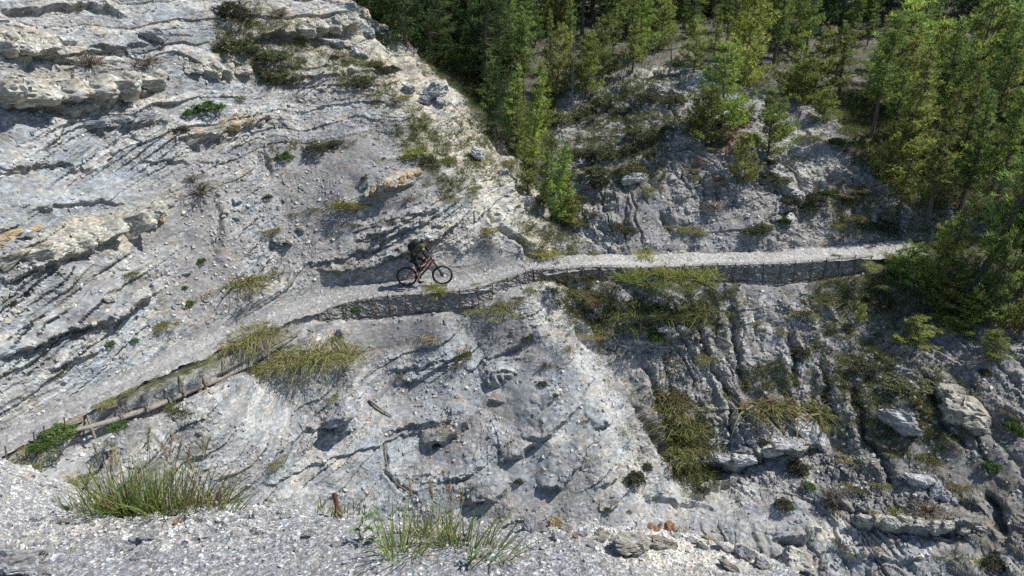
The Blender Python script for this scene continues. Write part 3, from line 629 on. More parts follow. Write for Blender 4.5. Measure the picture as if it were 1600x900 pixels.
def wall_run(name, label, pxs, off_extra, tops, drops, mat, post_px, lean=.05, post_r=.020, post_over=.10, wire=True, gray_stone=True, group=None):
    """a low retaining wall along the outer trail edge: a stone-packed panel of courses between posts"""
    root = thing(name, label, 'retaining wall', tuple(trail_pt(pxs[0], 0)[0]), group=group)
    inv = np.array(root.location); root['kind'] = 'thing'
    P = []; 
    qs = np.linspace(pxs[0], pxs[1], int(abs(pxs[1] - pxs[0]) / 2.2))
    line = []
    for q in qs:
        i = int(np.argmin(abs(TSQ - q))); p = TS[i, :3]; nn = TN[i]
        f = (q - pxs[0]) / (pxs[1] - pxs[0]); line.append((p[0], p[1], p[2], nn[0], nn[1], TS[i, 3], np.interp(f, *tops), np.interp(f, *drops)))
    L_ = np.array(line)
    for k in range(L_.shape[1]): 
        for _ in range(2): L_[1:-1, k] = (L_[:-2, k] + L_[1:-1, k] * 2 + L_[2:, k]) / 4
    nz_ = 12; a = np.linspace(0, 1, nz_)
    o = -(L_[:, 5] + off_extra)[:, None] - .09 * a[None]      # leans out towards its foot
    X_ = L_[:, 0:1] + L_[:, 3:4] * o; Y_ = L_[:, 1:2] + L_[:, 4:5] * o; Z_ = (L_[:, 2] + L_[:, 6])[:, None] - L_[:, 7][:, None] * a[None]
    X_, Y_, Z_ = [q.astype(np.float32) for q in (X_, Y_, Z_)]
    F1, F2, I = worley(X_ * 6, Y_ * 6, Z_ * 14, 77); b = (.05 * (I - .5) * sstep(0, .2, F2 - F1) - .03 * (F2 - F1 < .08)) + .04 * vn(X_ * 1.5, Y_ * 1.5, Z_ * 3, 78)
    X_ = X_ - L_[:, 3:4] * b; Y_ = Y_ - L_[:, 4:5] * b
    W_ = np.stack([X_, Y_, Z_], -1); back = W_.copy(); back[..., 0] += L_[:, 3:4] * .22; back[..., 1] += L_[:, 4:5] * .22
    n = len(L_); allv = np.concatenate([W_.reshape(-1, 3), back[:, [0, -1]].reshape(-1, 3)]) - inv
    k = np.arange(n * nz_).reshape(n, nz_); F_ = np.stack([k[:-1, :-1], k[:-1, 1:], k[1:, 1:], k[1:, :-1]], -1).reshape(-1, 4).tolist()
    b0 = n * nz_; 
    for i in range(n - 1): F_.append([int(k[i, 0]), int(k[i + 1, 0]), b0 + 2 * (i + 1), b0 + 2 * i])
    for i in (0, n - 1): F_.append([int(k[i, 0]), int(k[i, -1]), b0 + 2 * i + 1, b0 + 2 * i])
    put('stone_panel', mesh_np('stone_panel', allv, np.array(F_, np.int32), mat, False), root)
    # wires along the top, the middle and the foot
    for a_, rr in ((0.02, .012), (.5, .006), (.97, .010)) if wire else ():
        bm = bmesh.new(); j = int(round(a_ * (nz_ - 1)))
        tube(bm, [Vector(W_[i, j] - inv) - Vector((L_[i, 3], L_[i, 4], 0)) * .045 for i in range(0, n, 3)], rr, 4, True)
        bm_obj('wire', bm, M_post, root)
    for q in post_px:
        i = int(np.argmin(abs(qs - q))); top = Vector(W_[i, 0] - inv) - Vector((L_[i, 3], L_[i, 4], 0)) * .06; ft = Vector(W_[i, -1] - inv) - Vector((L_[i, 3], L_[i, 4], 0)) * .07
        d = (top - ft); sx = random.uniform(-lean, lean)
        bm = bmesh.new(); tube(bm, [ft - d * .28 + Vector((-sx, 0, 0)), ft + d * .5, top + d.normalized() * post_over * random.uniform(.5, 1.3) + Vector((sx, 0, 0))], post_r, 6)
        bm_obj('post', bm, M_post, root)
    return root
TSQ = proj(TS[:, :3])[0]
w1_ = wall_run('stone_wall', 'low dark stone-packed wall with thin steel posts below the cyclist', (488, 822), .10, ([0, .06, .2, .7, .85, 1], [-.12, -.02, .02, .02, .10, .12]), ([0, .12, .3, .7, .85, 1], [.2, .55, .66, .64, .48, .42]), M_mat, [500, 527, 553, 581, 607, 634, 660, 687, 712, 736, 752, 775, 792, 806, 818])
w2_ = wall_run('stone_wall', 'long dark stone-packed wall with steel posts under the bright far trail', (826, 1348), .08, ([0, .1, .3, 1], [.10, .05, .0, .03]), ([0, .1, .3, .6, .75, 1], [.42, .42, .5, .6, .75, .62]), M_mat, [1140, 1163, 1184, 1209, 1229, 1252, 1276, 1299, 1323, 1346, 838, 856, 878, 905, 935, 965, 995, 1030, 1060, 1090, 1115])

# the log wall lower down the trail: boards, soil, leaning stakes and the long log
lw = thing('log_wall', 'old log and stake wall sagging below the trail, long grey log at its foot', 'retaining wall', tuple(trail_pt(200, -.9)[0]))
li = np.array(lw.location); lw['kind'] = 'thing'
def logpt(px, py, dz=0):
    p, n_ = ground(px, py); return Vector(p + n_ * .1 - li) + Vector((0, -.06, dz))
logline = [(110,674),(140,667),(180,656),(240,636),(300,610),(340,594),(380,574),(410,558)]
gp = [ground(a, b)[0] for a, b in logline]
# depth along the log varies evenly so that it lies straight
tds = np.polyval(np.polyfit([q[0] for q in logline], [proj(p)[2] for p in gp], 1), [q[0] for q in logline]) - .22
LOG = [Vector(at(a, b, t_) - li) for (a, b), t_ in zip(logline, tds)]
bm = bmesh.new(); tube(bm, LOG[:7], [.05, .065, .08, .085, .08, .08, .07], 10); bm_obj('log', bm, M_wood, lw, True)
bm = bmesh.new(); tube(bm, [Vector(at(a, b, t_) - li) for a, b, t_ in ((322,598,tds[5]-.02),(350,580,tds[5]-.0),(385,560,tds[6]),(425,540,tds[7]+.1),(470,516,tds[7]+.75))], [.035, .05, .06, .055, .04], 8); bm_obj('log', bm, M_darkwood, lw, True)
bm = bmesh.new(); tube(bm, [Vector(at(a, b, t_) - li) for a, b, t_ in ((330,612,tds[5]-.05),(360,596,tds[6]-.1),(400,572,tds[7]-.08))], [.03, .045, .03], 8); bm_obj('log', bm, M_darkwood, lw, True)
STK = [((131,638),(147,680),.024),((180,628),(191,650),.018),((219,612),(230,640),.018),((250,600),(266,627),.018),((274,572),(288,614),.022),((313,582),(322,604),.018),((341,548),(352,576),.02),((335,575),(350,600),.022),((385,560),(392,572),.018)]
for (a, b), (c_, d), r_ in STK:
    t_ = float(np.interp(c_, [q[0] for q in logline], tds)) - .10; r_ *= 1.35
    p1 = Vector(at(c_, d, t_ - .05) - li); p0 = Vector(at(a, b - 3, t_ + .10) - li)
    bm = bmesh.new(); tube(bm, [p1 - (p0 - p1) * .12, p1 + (p0 - p1) * .5, p0], r_, 6); bm_obj('stake', bm, M_darkwood if r_ > .02 else M_wood, lw)
# soil-stained boards behind the stakes (two courses that follow the trail edge)
M_clay = rock_material('clay_backfill', 1, chips=18, bump=.5, contrast=(.6, 1.4), vcol=False, base=(.27, .27, .255), tint=.4, dist=.03)
def board(top, t0, t1, h, mat, nm, back=.0):
    Vv = []; Ff = []; n = len(top)
    for i, (a, b) in enumerate(top):
        t_ = t0 + (t1 - t0) * i / (n - 1)
        for (dy, dt) in ((0, 0), (h * .5, -.03), (h, -.06), (h, .10), (0, .16)): Vv.append(at(a, b + dy, t_ + dt + back) - li)
    for i in range(n - 1):
        for k_ in range(5): j_ = (k_ + 1) % 5; Ff.append((i * 5 + k_, i * 5 + j_, i * 5 + 5 + j_, i * 5 + 5 + k_))
    Ff.append((0, 1, 2, 3, 4)); Ff.append(tuple(n * 5 - 5 + q for q in (4, 3, 2, 1, 0)))
    bm = bmesh.new(); vs = [bm.verts.new(tuple(v)) for v in Vv]
    for f in Ff: bm.faces.new([vs[q] for q in f])
    bmesh.ops.subdivide_edges(bm, edges=bm.edges, cuts=2, use_grid_fill=True)
    for v in bm.verts: v.co += Vector((random.uniform(-1, 1), random.uniform(-1, 1), random.uniform(-1, 1))) * .012
    return bm_obj(nm, bm, mat, lw)
ta = float(np.interp(150, [q[0] for q in logline], tds)); tb = float(np.interp(380, [q[0] for q in logline], tds))
board([(138,650),(200,622),(250,600),(300,578),(350,559),(395,541)], ta + .26, tb + .26, 30, M_clay, 'clay_bank')
board([(165,632),(210,617),(255,598),(300,577)], ta + .14, tb - .1, 8, M_darkwood, 'plank')
board([(300,574),(335,560),(372,546)], tb - .2, tb + .12, 9, M_darkwood, 'plank')
# planked stretch at the very left
t_l0, t_l1 = proj(trail_pt(10, -.95)[0])[2], proj(trail_pt(130, -.95)[0])[2]
board([(-40,720),(0,706),(45,684),(90,664),(130,645)], t_l0 - .35, t_l1 + .05, 13, M_darkwood, 'plank')
board([(-40,735),(0,722),(45,700),(90,680),(128,662)], t_l0 - .38, t_l1 - .0, 14, M_darkwood, 'plank')
for a, b in ((8, 700), (52, 678), (68, 668), (100, 655)):
    t_ = t_l0 + (t_l1 - t_l0) * (a - 10) / 120 - .36 + .3 * a / 120
    bm = bmesh.new(); tube(bm, [Vector(at(a + 5, b + 38, t_) - li), Vector(at(a, b - 3, t_ + .08) - li)], .02, 6); bm_obj('stake', bm, M_post, lw)

# rusty reinforcing bar driven into the near edge
p, n_ = ledge(531, 802)
rb = thing('reinforcing_bar', 'rusty ribbed steel bar sticking up from the gravel edge', 'metal bar', tuple(p))
bm = bmesh.new(); tq = proj(p)[2]; top = Vector(at(522, 770, tq + .02) - p)
tube(bm, [-top * .4, top * 1.0], .0095, 10); bm_obj('bar', bm, plain('rust', (.11, .05, .035), .8, .3, 60, .5, .5, .002), rb, True)
bm = bmesh.new()
for q in range(14):
    c0 = top * (q / 14 + .03); d = top.normalized(); tube(bm, [c0, c0 + d * .0035], .0118, 8)
bm_obj('rib', bm, plain('rust_rib', (.13, .06, .04), .8, .3, 60, .5, .3, .002), rb)
# ================================================================== PLANTS
rng = np.random.RandomState(11)
def blades(c, d, ln, wd, colr_, droop=None, seg=1):
    """c base points, d unit directions, ln lengths, wd widths -> thin pointed blades; with seg>1 they arc by droop"""
    n = len(c); side = np.cross(d, rng.normal(size=(n, 3))); side /= np.linalg.norm(side, axis=1)[:, None] + 1e-9
    if seg == 1:
        V_ = np.stack([c - side * wd[:, None] / 2, c + side * wd[:, None] / 2, c + d * ln[:, None]], 1).reshape(-1, 3)
        F_ = np.arange(3 * n).reshape(n, 3); return V_, F_, np.repeat(colr_, 3, axis=0)
    rows = []; 
    for s in range(seg + 1):
        f = s / seg; p = c + d * (ln * f)[:, None]; 
        p = p + droop * ((ln * f * f)[:, None]); ww = (wd * (1 - f) ** .6)[:, None] / 2
        rows += [p - side * ww, p + side * ww]
    V_ = np.stack(rows, 1).reshape(-1, 3); m = 2 * (seg + 1); o = np.arange(n)[:, None] * m
    F_ = np.concatenate([np.stack([o[:, 0] + 2 * s, o[:, 0] + 2 * s + 1, o[:, 0] + 2 * s + 3, o[:, 0] + 2 * s + 2], 1) for s in range(seg)])
    return V_, F_, np.repeat(colr_, m, axis=0)
def needle_tufts(cs, axes, size, nb, width, cols_):
    n = len(cs); c = np.repeat(cs, nb, 0); ax = np.repeat(axes, nb, 0)
    d = ax * 0.9 + rng.normal(size=(n * nb, 3)) * .75; d /= np.linalg.norm(d, axis=1)[:, None]
    ln = np.repeat(size, nb) * rng.uniform(.6, 1.25, n * nb)
    cc = np.repeat(cols_, nb, 0) * rng.uniform(.8, 1.2, (n * nb, 1))
    return blades(c + rng.normal(size=c.shape) * .02, d, ln, np.full(n * nb, width) * rng.uniform(.7, 1.3, n * nb), cc)
M_needle = leaf_material('needles', 1.0, .5); M_grass = leaf_material('grass_blades', 1.0, .40); M_shrubl = leaf_material('shrub_leaves', 1.0, .3)
M_bark = plain('pine_bark', (.115, .095, .075), .9, 0, 18, .4, .6, .02); M_dead = plain('dead_wood', (.27, .25, .235), .85, 0, 18, .3, .4, .01); M_twig = plain('twigs', (.16, .13, .10), .9, 0, 18, .3, .3, .01)
def tree_proto(kind, h, seed, tone):
    """returns (trunk mesh, crown mesh) of one tree standing at the origin"""
    global rng
    rng = np.random.RandomState(seed); rr = random.Random(seed)
    bm = bmesh.new(); bend = Vector((rr.uniform(-.06, .06), rr.uniform(-.06, .06), 0)) * h
    def tp(f): return Vector((bend.x * f * f + .015 * h * math.sin(f * 7 + seed), bend.y * f * f, h * f))
    r0 = h * (.013 if kind == 'slim' else .017)
    tube(bm, [tp(f) - Vector((0, 0, .3 if f == 0 else 0)) for f in np.linspace(0, .98, 9)], [max(r0 * (1 - f) ** .8, .008) for f in np.linspace(0, .98, 9)], 7)
    cs, axs, col_ = [], [], []
    if kind == 'bushy': f0, wmax, prof, dens, upw = .04, .38, lambda f: (1 - f) ** .75 * (.75 + .5 * f) + .07, 1.15, .35
    elif kind == 'slim': f0, wmax, prof, dens, upw = .06, .15, lambda f: (1 - f) ** .8 + .05, .9, .55
    elif kind == 'dark': f0, wmax, prof, dens, upw = .08, .19, lambda f: (1 - f) ** .85 + .04, 1.1, .05
    elif kind == 'tall': f0, wmax, prof, dens, upw = .34, .17, lambda f: (1 - f) ** .55 * .95 + .10, .8, .2
    elif kind == 'thin': f0, wmax, prof, dens, upw = .20, .15, lambda f: (1 - f) ** .7 * .95 + .08, .7, .25
    else: f0, wmax, prof, dens, upw = .12, .16, lambda f: (1 - f) * .9 + .15, 0, .1
    nw = int(h / (.22 if kind != 'dead' else .22)); nw = max(nw, 12)
    for w_ in range(nw):
        f = f0 + (1 - f0) * (w_ + rr.uniform(-.4, .4)) / nw; f = min(max(f, f0), .985)
        nbr = rr.choice([3, 4, 5]) if kind != 'dead' else rr.choice([2, 3])
        for b in range(nbr):
            a = rr.uniform(0, 6.28); L_ = h * wmax * prof(f) * rr.uniform(.4, 1.3)
            if L_ < .08: continue
            st = tp(f); out = Vector((math.cos(a), math.sin(a), upw * rr.uniform(.3, 1.4) - (.25 if kind == 'dark' else 0)))
            crv = Vector((0, 0, 1)) * L_ * (.35 if kind != 'dark' else .12) * rr.uniform(.3, 1.2)
            pts_ = [st + out * L_ * s + crv * s * s for s in (0, .35, .7, 1)]
            tube(bm, pts_, [r0 * .3 * (1 - f) + .008, r0 * .2 * (1 - f) + .006, .006, .004], 3, False)
            if kind == 'dead':
                for _ in range(4):
                    s = rr.uniform(.3, .95); q = st + out * L_ * s + crv * s * s; e = q + Vector((rr.uniform(-1, 1), rr.uniform(-1, 1), rr.uniform(-.2, .8))) * L_ * .35
                    tube(bm, [q, e], [.005, .003], 3, False)
                continue
            if rr.random() < .13: continue
            nt_ = int(max(3, L_ / .075 * dens * 2.15)); axb = Vector((out.x, out.y, .55)).normalized()
            tone_b = rr.uniform(.78, 1.22)
            for q in range(nt_):
                s = 1 - rr.random() ** 1.35 * .82
                pnt = st + out * L_ * s + crv * s * s; sidev = Vector((-out.y, out.x, 0)) * rr.gauss(0, .22) * L_ * (1.15 - s * .6) + Vector((0, 0, rr.gauss(0, .05 * L_ + .02)))
                cs.append(pnt + sidev); axs.append((axb + sidev.normalized() * .5 * min(1, sidev.length * 6) + Vector((0, 0, .35))).normalized())
                k = rr.random(); base = np.array(tone) * tone_b
                c_ = base * rr.uniform(.75, 1.25)
                if k > .86: c_ = c_ * np.array([1.4, 1.35, .9])
                elif k < .03: c_ = np.array([.16, .11, .06])
                col_.append(c_)
    trunk = bpy.data.meshes.new('trunk'); bmesh.ops.recalc_face_normals(bm, faces=bm.faces); bm.to_mesh(trunk); bm.free(); trunk.materials.append(M_dead if kind == 'dead' else M_bark)
    if kind == 'dead': return trunk, None
    cs = np.array([tuple(v) for v in cs]); axs = np.array([tuple(v) for v in axs]); col_ = np.array(col_)
    sz = np.full(len(cs), .16 if kind != 'dark' else .13)
    V_, F_, cc = needle_tufts(cs, axs, sz, 6, .036, col_)
    return trunk, mesh_np('crown', V_, F_.astype(np.int32), M_needle, False, cc)
G_br, G_md, G_dk, G_ol = (.255, .325, .08), (.185, .245, .07), (.105, .16, .055), (.235, .27, .085)
PROTO = {}
def P_(name, kind, h, seed, tone): PROTO[name] = (tree_proto(kind, h, seed, tone), h)
for i in range(3): P_('bushy%d' % i, 'bushy', 3.6, 21 + i, [G_md, G_br, G_ol][i])
for i in range(2): P_('slim%d' % i, 'slim', 4.4, 31 + i, [G_br, G_md][i])
for i in range(3): P_('dark%d' % i, 'dark', 6.5, 41 + i, [G_dk, G_dk, (.05, .085, .03)][i])
for i in range(3): P_('tall%d' % i, 'tall', 6.8, 51 + i, [G_md, G_ol, G_br][i])
for i in range(3): P_('thin%d' % i, 'thin', 5.6, 61 + i, [G_md, G_ol, G_md][i])
for i in range(2): P_('dead%d' % i, 'dead', 4.6, 71 + i, G_md)
def plant_tree(proto, loc, h, label, group=None, name='pine_tree', lean=(0, 0), cat='tree', sx=1.0):
    (tr, cr), h0 = PROTO[proto]; s = h / h0
    t = thing(name, label, cat, tuple(float(q) for q in loc), (lean[0], lean[1], random.uniform(0, 6.28)), group, (s * sx, s * sx, s))
    put('trunk', tr, t)
    if cr is not None: put('crown', cr, t)
    return t
# individually known trees: base px, base py, height px, prototype, width factor, label
TREES = [
 (1124,200,124,'bushy1',1.15,'largest bright bushy pine standing at the top of the eroded slope','pine_tree'),
 (1100,222,84,'bushy0',1.2,'low dark bushy pine just below the largest bright pine','pine_tree'),
 (1197,240,98,'bushy0',1.15,'dark round pine with a bare grey dead top poking out','pine_tree'),
 (1160,286,78,'bushy2',.95,'small young pine alone in the middle of the bare slope','young_pine'),
 (832,262,138,'slim0',1.0,'tall slim light green young pine at the head of the gully','young_pine'),
 (806,238,110,'slim1',1.1,'slim young pine close behind the ridge beside the light green one','young_pine'),
 (872,348,128,'slim0',1.15,'slim young pine lowest in the gully above the path','young_pine'),
 (848,330,100,'slim1',1.0,'short slim pine beside the lowest young pine in the gully','young_pine'),
 (845,205,105,'slim0',1.2,'bright slim pine rising behind the light green one at the gully head','young_pine'),
 (822,300,90,'slim1',1.2,'young pine between the two tallest slim pines in the gully','young_pine'),
 (888,352,80,'slim0',1.2,'short bright sapling closest to the trail bend','young_pine'),
 (800,200,95,'slim0',1.3,'bright sapling against the dark conifers by the ridge','young_pine'),
 (858,275,70,'slim1',1.2,'small sapling in the middle of the gully cluster','young_pine'),
 (765,180,100,'slim1',1.2,'green young pine peeking over the white crest boulder','young_pine'),
 (1478,445,135,'thin0',1.25,'dense dark pine with low branches beside the path end','pine_tree'),
 (1545,505,150,'bushy2',.75,'full olive pine with branches down to the dark bank','pine_tree'),
 (1596,480,170,'thin2',1.3,'full dark pine cut by the right frame edge','pine_tree'),
 (1405,330,110,'thin1',1.3,'full pine just above the last stretch of the path','pine_tree'),
 (1250,165,70,'bushy0',1.1,'small dark full pine on the rim left of the pale patch','pine_tree'),
 (893,165,115,'dead0',.6,'bare grey dead tree standing on the slope in front of the forest','dead_tree'),
 (1042,112,66,'dead1',1.5,'bushy leafless grey tree at the top edge of the bare slope','dead_tree'),
 (1197,190,72,'dead1',.8,'grey dead spire rising out of the dark round pine','dead_tree'),
 (1352,228,190,'tall0',1.0,'pine with a long bare leaning trunk at the right edge of the bare slope','pine_tree'),
 (1268,158,108,'bushy2',1.0,'bright pine at the forest edge above the pale bare patch','pine_tree'),
 (1308,162,118,'thin1',1.25,'pine with several thin stems behind the pale bare patch','pine_tree'),
 (1236,150,92,'bushy1',.9,'light green pine between the dark round pine and the pale patch','pine_tree'),
 (1390,292,132,'bushy2',.95,'round-topped olive pine beside the bare leaning trunk','pine_tree'),
 (1445,352,215,'thin0',1.0,'straight grey-trunked pine standing above the end of the path','pine_tree'),
 (1452,452,112,'bushy1',.72,'bright young pine growing over the end of the far wall','young_pine'),
 (1410,445,70,'bushy0',1.3,'small dark pine bush tucked under the young pine at the wall end','young_pine'),
 (1512,455,300,'thin2',1.15,'big dark-trunked pine leaning over the deep shade','pine_tree'),
 (1536,450,240,'tall1',1.0,'second trunk leaning beside the big dark-trunked pine','pine_tree'),
 (1582,440,260,'thin1',1.1,'pine at the frame edge with thin crooked bare twigs','pine_tree'),
 (1500,330,185,'thin0',1.2,'slender pine in the thick stand above the path end','pine_tree'),
 (1545,345,200,'tall2',1.0,'tall pine in the stand with a bright crown above the dark trunks','pine_tree'),
 (1420,240,150,'thin2',1.2,'pine in front of the forest with a thin dark trunk','pine_tree'),
 (1480,235,150,'tall0',1.1,'pine with spreading crown in the middle of the right stand','pine_tree'),
 (1590,250,170,'thin0',1.2,'pine at the frame edge above the dark opening in the stand','pine_tree'),
 (1500,520,66,'bushy1',1.5,'bright low pine bush below the deep shade','pine_bush'),
 (1430,540,50,'bushy2',2.0,'grey-green spreading pine bush on the dark bank','pine_bush'),
 (1552,560,48,'bushy2',1.6,'small pine bush on the pinkish bank at the right','pine_bush'),
 (1592,520,70,'bushy1',1.2,'low bright pine cut by the right frame edge','pine_bush'),
 (1340,503,34,'slim0',1.6,'tiny bright green sapling under the far wall','sapling'),
 (1470,500,85,'bushy0',1.3,'dark pine bush at the foot of the leaning pine','pine_bush'),
 (1285,190,50,'bushy0',1.3,'low dark pine bush on the rim of the pale patch','pine_bush'),
 (940,125,92,'bushy2',.9,'olive pine in front of the forest, left of the leafless tree','pine_tree'),
 (985,112,80,'thin1',1.3,'small pine with visible trunk beside the bushy leafless tree','pine_tree'),
 (1000,90,90,'bushy1',.9,'light pine behind the bushy leafless tree','pine_tree'),
 (1085,112,80,'bushy2',1.0,'pine at the rim between the leafless tree and the largest bright pine','pine_tree'),
 (775,215,120,'dark2',1.0,'dark conifer lowest along the ridge, beside the gully head','conifer'),
 (870,150,105,'bushy2',.8,'olive bushy pine behind the bare grey dead tree','pine_tree'),
 (915,150,90,'bushy0',.9,'dark bushy pine to the right of the bare grey dead tree','pine_tree'),
]
TREE_XY = []
for a, b, hp, pr, wf, lab, nm in TREES:
    p, n_ = ground(a, b); t_ = proj(p)[2]; h = hp * t_ / FPX / .97
    lean = (0, 0)
    if 'leaning over' in lab: lean = (0, R(14))
    if 'second trunk' in lab: lean = (0, R(17))
    if 'bare leaning' in lab: lean = (0, R(5))
    o = plant_tree(pr, p, h, lab, None, nm, (0, 0), 'tree' if 'bush' not in nm else 'shrub', wf)
    if lean[1]: o.rotation_euler = (0, lean[1], 0)
    TREE_XY.append((p[0], p[1]))
# the forest: trees one by one over the upper ground
def zat(X, Y):
    j = int(np.clip(np.searchsorted(ucol, X / Y), 1, NC - 1)); col_y = YY[:, j]; i = int(np.clip(np.searchsorted(col_y, Y), 1, NR - 1))
    return float(PF[i, j, 2])
frs = random.Random(5)
def far_forest(n, xr, yr, protos, hr, label, group, nm, mind=1.3, test=None):
    k = 0; tries = 0
    while k < n and tries < n * 60:
        tries += 1
        Y = yr[0] + (yr[1] - yr[0]) * frs.random() ** 1.0; X = frs.uniform(*xr) * Y
        z_ = zat(X, Y); px, py, t_ = [float(q) for q in proj([X, Y, z_])]
        if test and not test(px, py, X, Y): continue
        if any((X - a) ** 2 + (Y - b) ** 2 < mind * mind for a, b in TREE_XY): continue
        TREE_XY.append((X, Y)); pr_ = frs.choice(protos)
        look = {'bushy0': 'bushy mid-green', 'bushy1': 'bushy bright green', 'slim1': 'slim bright green', 'slim0': 'slim light green', 'bushy2': 'bushy olive', 'thin0': 'thin-crowned green', 'thin1': 'thin-crowned olive', 'thin2': 'sparse green', 'tall0': 'bare-stemmed green', 'tall1': 'bare-stemmed olive', 'tall2': 'bare-stemmed bright', 'dark0': 'narrow dark', 'dark1': 'dense dark', 'dark2': 'narrow deep green'}[pr_]
        spot = ['beyond the ridge crest', 'above the gully head', 'behind the leafless trees', 'behind the largest bright pine', 'above the pale bare patch', 'over the thick stand', 'by the frame edge'][int(np.searchsorted([760, 900, 1060, 1200, 1340, 1500], px))]
        plant_tree(pr_, (X, Y, z_ - .1), frs.uniform(*hr), look + ' ' + label + ' ' + spot, group, nm, (0, 0), 'tree', frs.uniform(.85, 1.25)); k += 1
    return k
rim = lambda px: float(np.interp(px, [500, 560, 700, 760, 800, 830, 900, 950, 1000, 1090, 1150, 1240, 1300, 1340, 1420, 1480, 1700], [40, 70, 190, 215, 190, 150, 145, 120, 85, 95, 130, 140, 150, 230, 320, 340, 350]))
n1_ = far_forest(58, (-.30, .02), (33, 50), ['dark0', 'dark1', 'dark2'], (4.5, 7.5), 'conifer crowded with others', 'dark conifers behind the ridge', 'conifer', 1.15, lambda px, py, X, Y: px < 800 and py > -200 and py < 260 and (X + 10) * .62 + (Y - 31) * .75 > 2.0)
n2_f = far_forest(72, (-.05, .75), (34, 50), ['bushy2', 'thin0', 'thin1', 'tall0', 'thin2', 'bushy1', 'tall2', 'tall1', 'dark2', 'slim1', 'dark0'], (2.8, 5.6), 'pine in the forest front', 'pines along the forest front', 'pine_tree', 1.15, lambda px, py, X, Y: px > 780 and py < rim(px) and not (1195 < px < 1345 and py > 120) and not (1050 < px < 1090 and py > 80))
n3_f = far_forest(24, (.52, .95), (26, 36), ['thin0', 'thin1', 'tall0', 'thin2', 'tall1', 'bushy2'], (3.8, 6.0), 'pine of the stand near the path end', 'pines in the right-hand stand', 'pine_tree', 1.1, lambda px, py, X, Y: px > 1385 and py < 372 + (px - 1385) * .25)
n4_f = far_forest(190, (-.35, .85), (47, 68), ['dark0', 'dark2', 'tall1', 'tall0', 'thin0', 'dark1'], (6.5, 10.0), 'tree deep in the forest', 'conifers deep in the forest', 'conifer', 1.25)
print('forest', n1_, n2_f, n3_f, n4_f)

# ---- grass tufts and shrubs
def grass_mesh(n, ln, wd, spread, seed, cols_, seg=3, droop=.55, side=(0, -.5, -.3), base_r=.34):
    global rng
    rng = np.random.RandomState(seed)
    a = rng.uniform(0, 6.28, n); r = np.sqrt(rng.uniform(0, 1, n)) * base_r
    c = np.stack([np.cos(a) * r, np.sin(a) * r, np.zeros(n) - .03], 1)
    tilt = rng.uniform(.05, 1, n) ** .8 * spread
    ns = 15; sc_ = rng.normal(size=(ns, 2)) * base_r * .75; ki = rng.randint(0, ns, n); ssz = (rng.uniform(.35, 1.0, ns) * (1.05 - .35 * np.hypot(sc_[:, 0], sc_[:, 1]) / base_r).clip(.3, 1))[ki]
    c = np.stack([sc_[ki, 0] + np.cos(a) * r * .3, sc_[ki, 1] + np.sin(a) * r * .3, np.zeros(n) - .05], 1)
    a2 = a + rng.normal(size=n) * 1.1
    d = np.stack([np.cos(a2) * np.sin(tilt), np.sin(a2) * np.sin(tilt), np.cos(tilt)], 1)
    l = 1.0 * ssz * ln * rng.uniform(.45, 1.1, n); dr = np.stack([d[:, 0] * .25, d[:, 1] * .25, -np.ones(n) * droop * rng.uniform(.4, 1.3, n)], 1) + np.array(side) * rng.uniform(0, 1, n)[:, None]
    pick = rng.randint(0, len(cols_), n); cc = np.array(cols_)[pick] * rng.uniform(.75, 1.25, (n, 1))
    V_, F_, cc = blades(c, d, l, np.full(n, wd) * rng.uniform(.6, 1.3, n), cc, dr, seg)
    return mesh_np('grass_tuft', V_, F_.astype(np.int32), M_grass, False, cc)
Cs = [(.33, .29, .19), (.27, .23, .14), (.20, .19, .10), (.38, .34, .24)]
Cg = [(.17, .19, .055), (.13, .16, .045), (.22, .21, .09), (.30, .26, .14)]
Cy = [(.24, .25, .06), (.19, .23, .05), (.28, .26, .09)]
Cd = [(.11, .14, .045), (.15, .17, .055), (.19, .17, .08)]
Cb = [(.22, .19, .10), (.28, .22, .13), (.17, .19, .06), (.13, .16, .05)]
Cgreen = [(.07, .14, .03), (.10, .17, .04), (.06, .11, .03)]
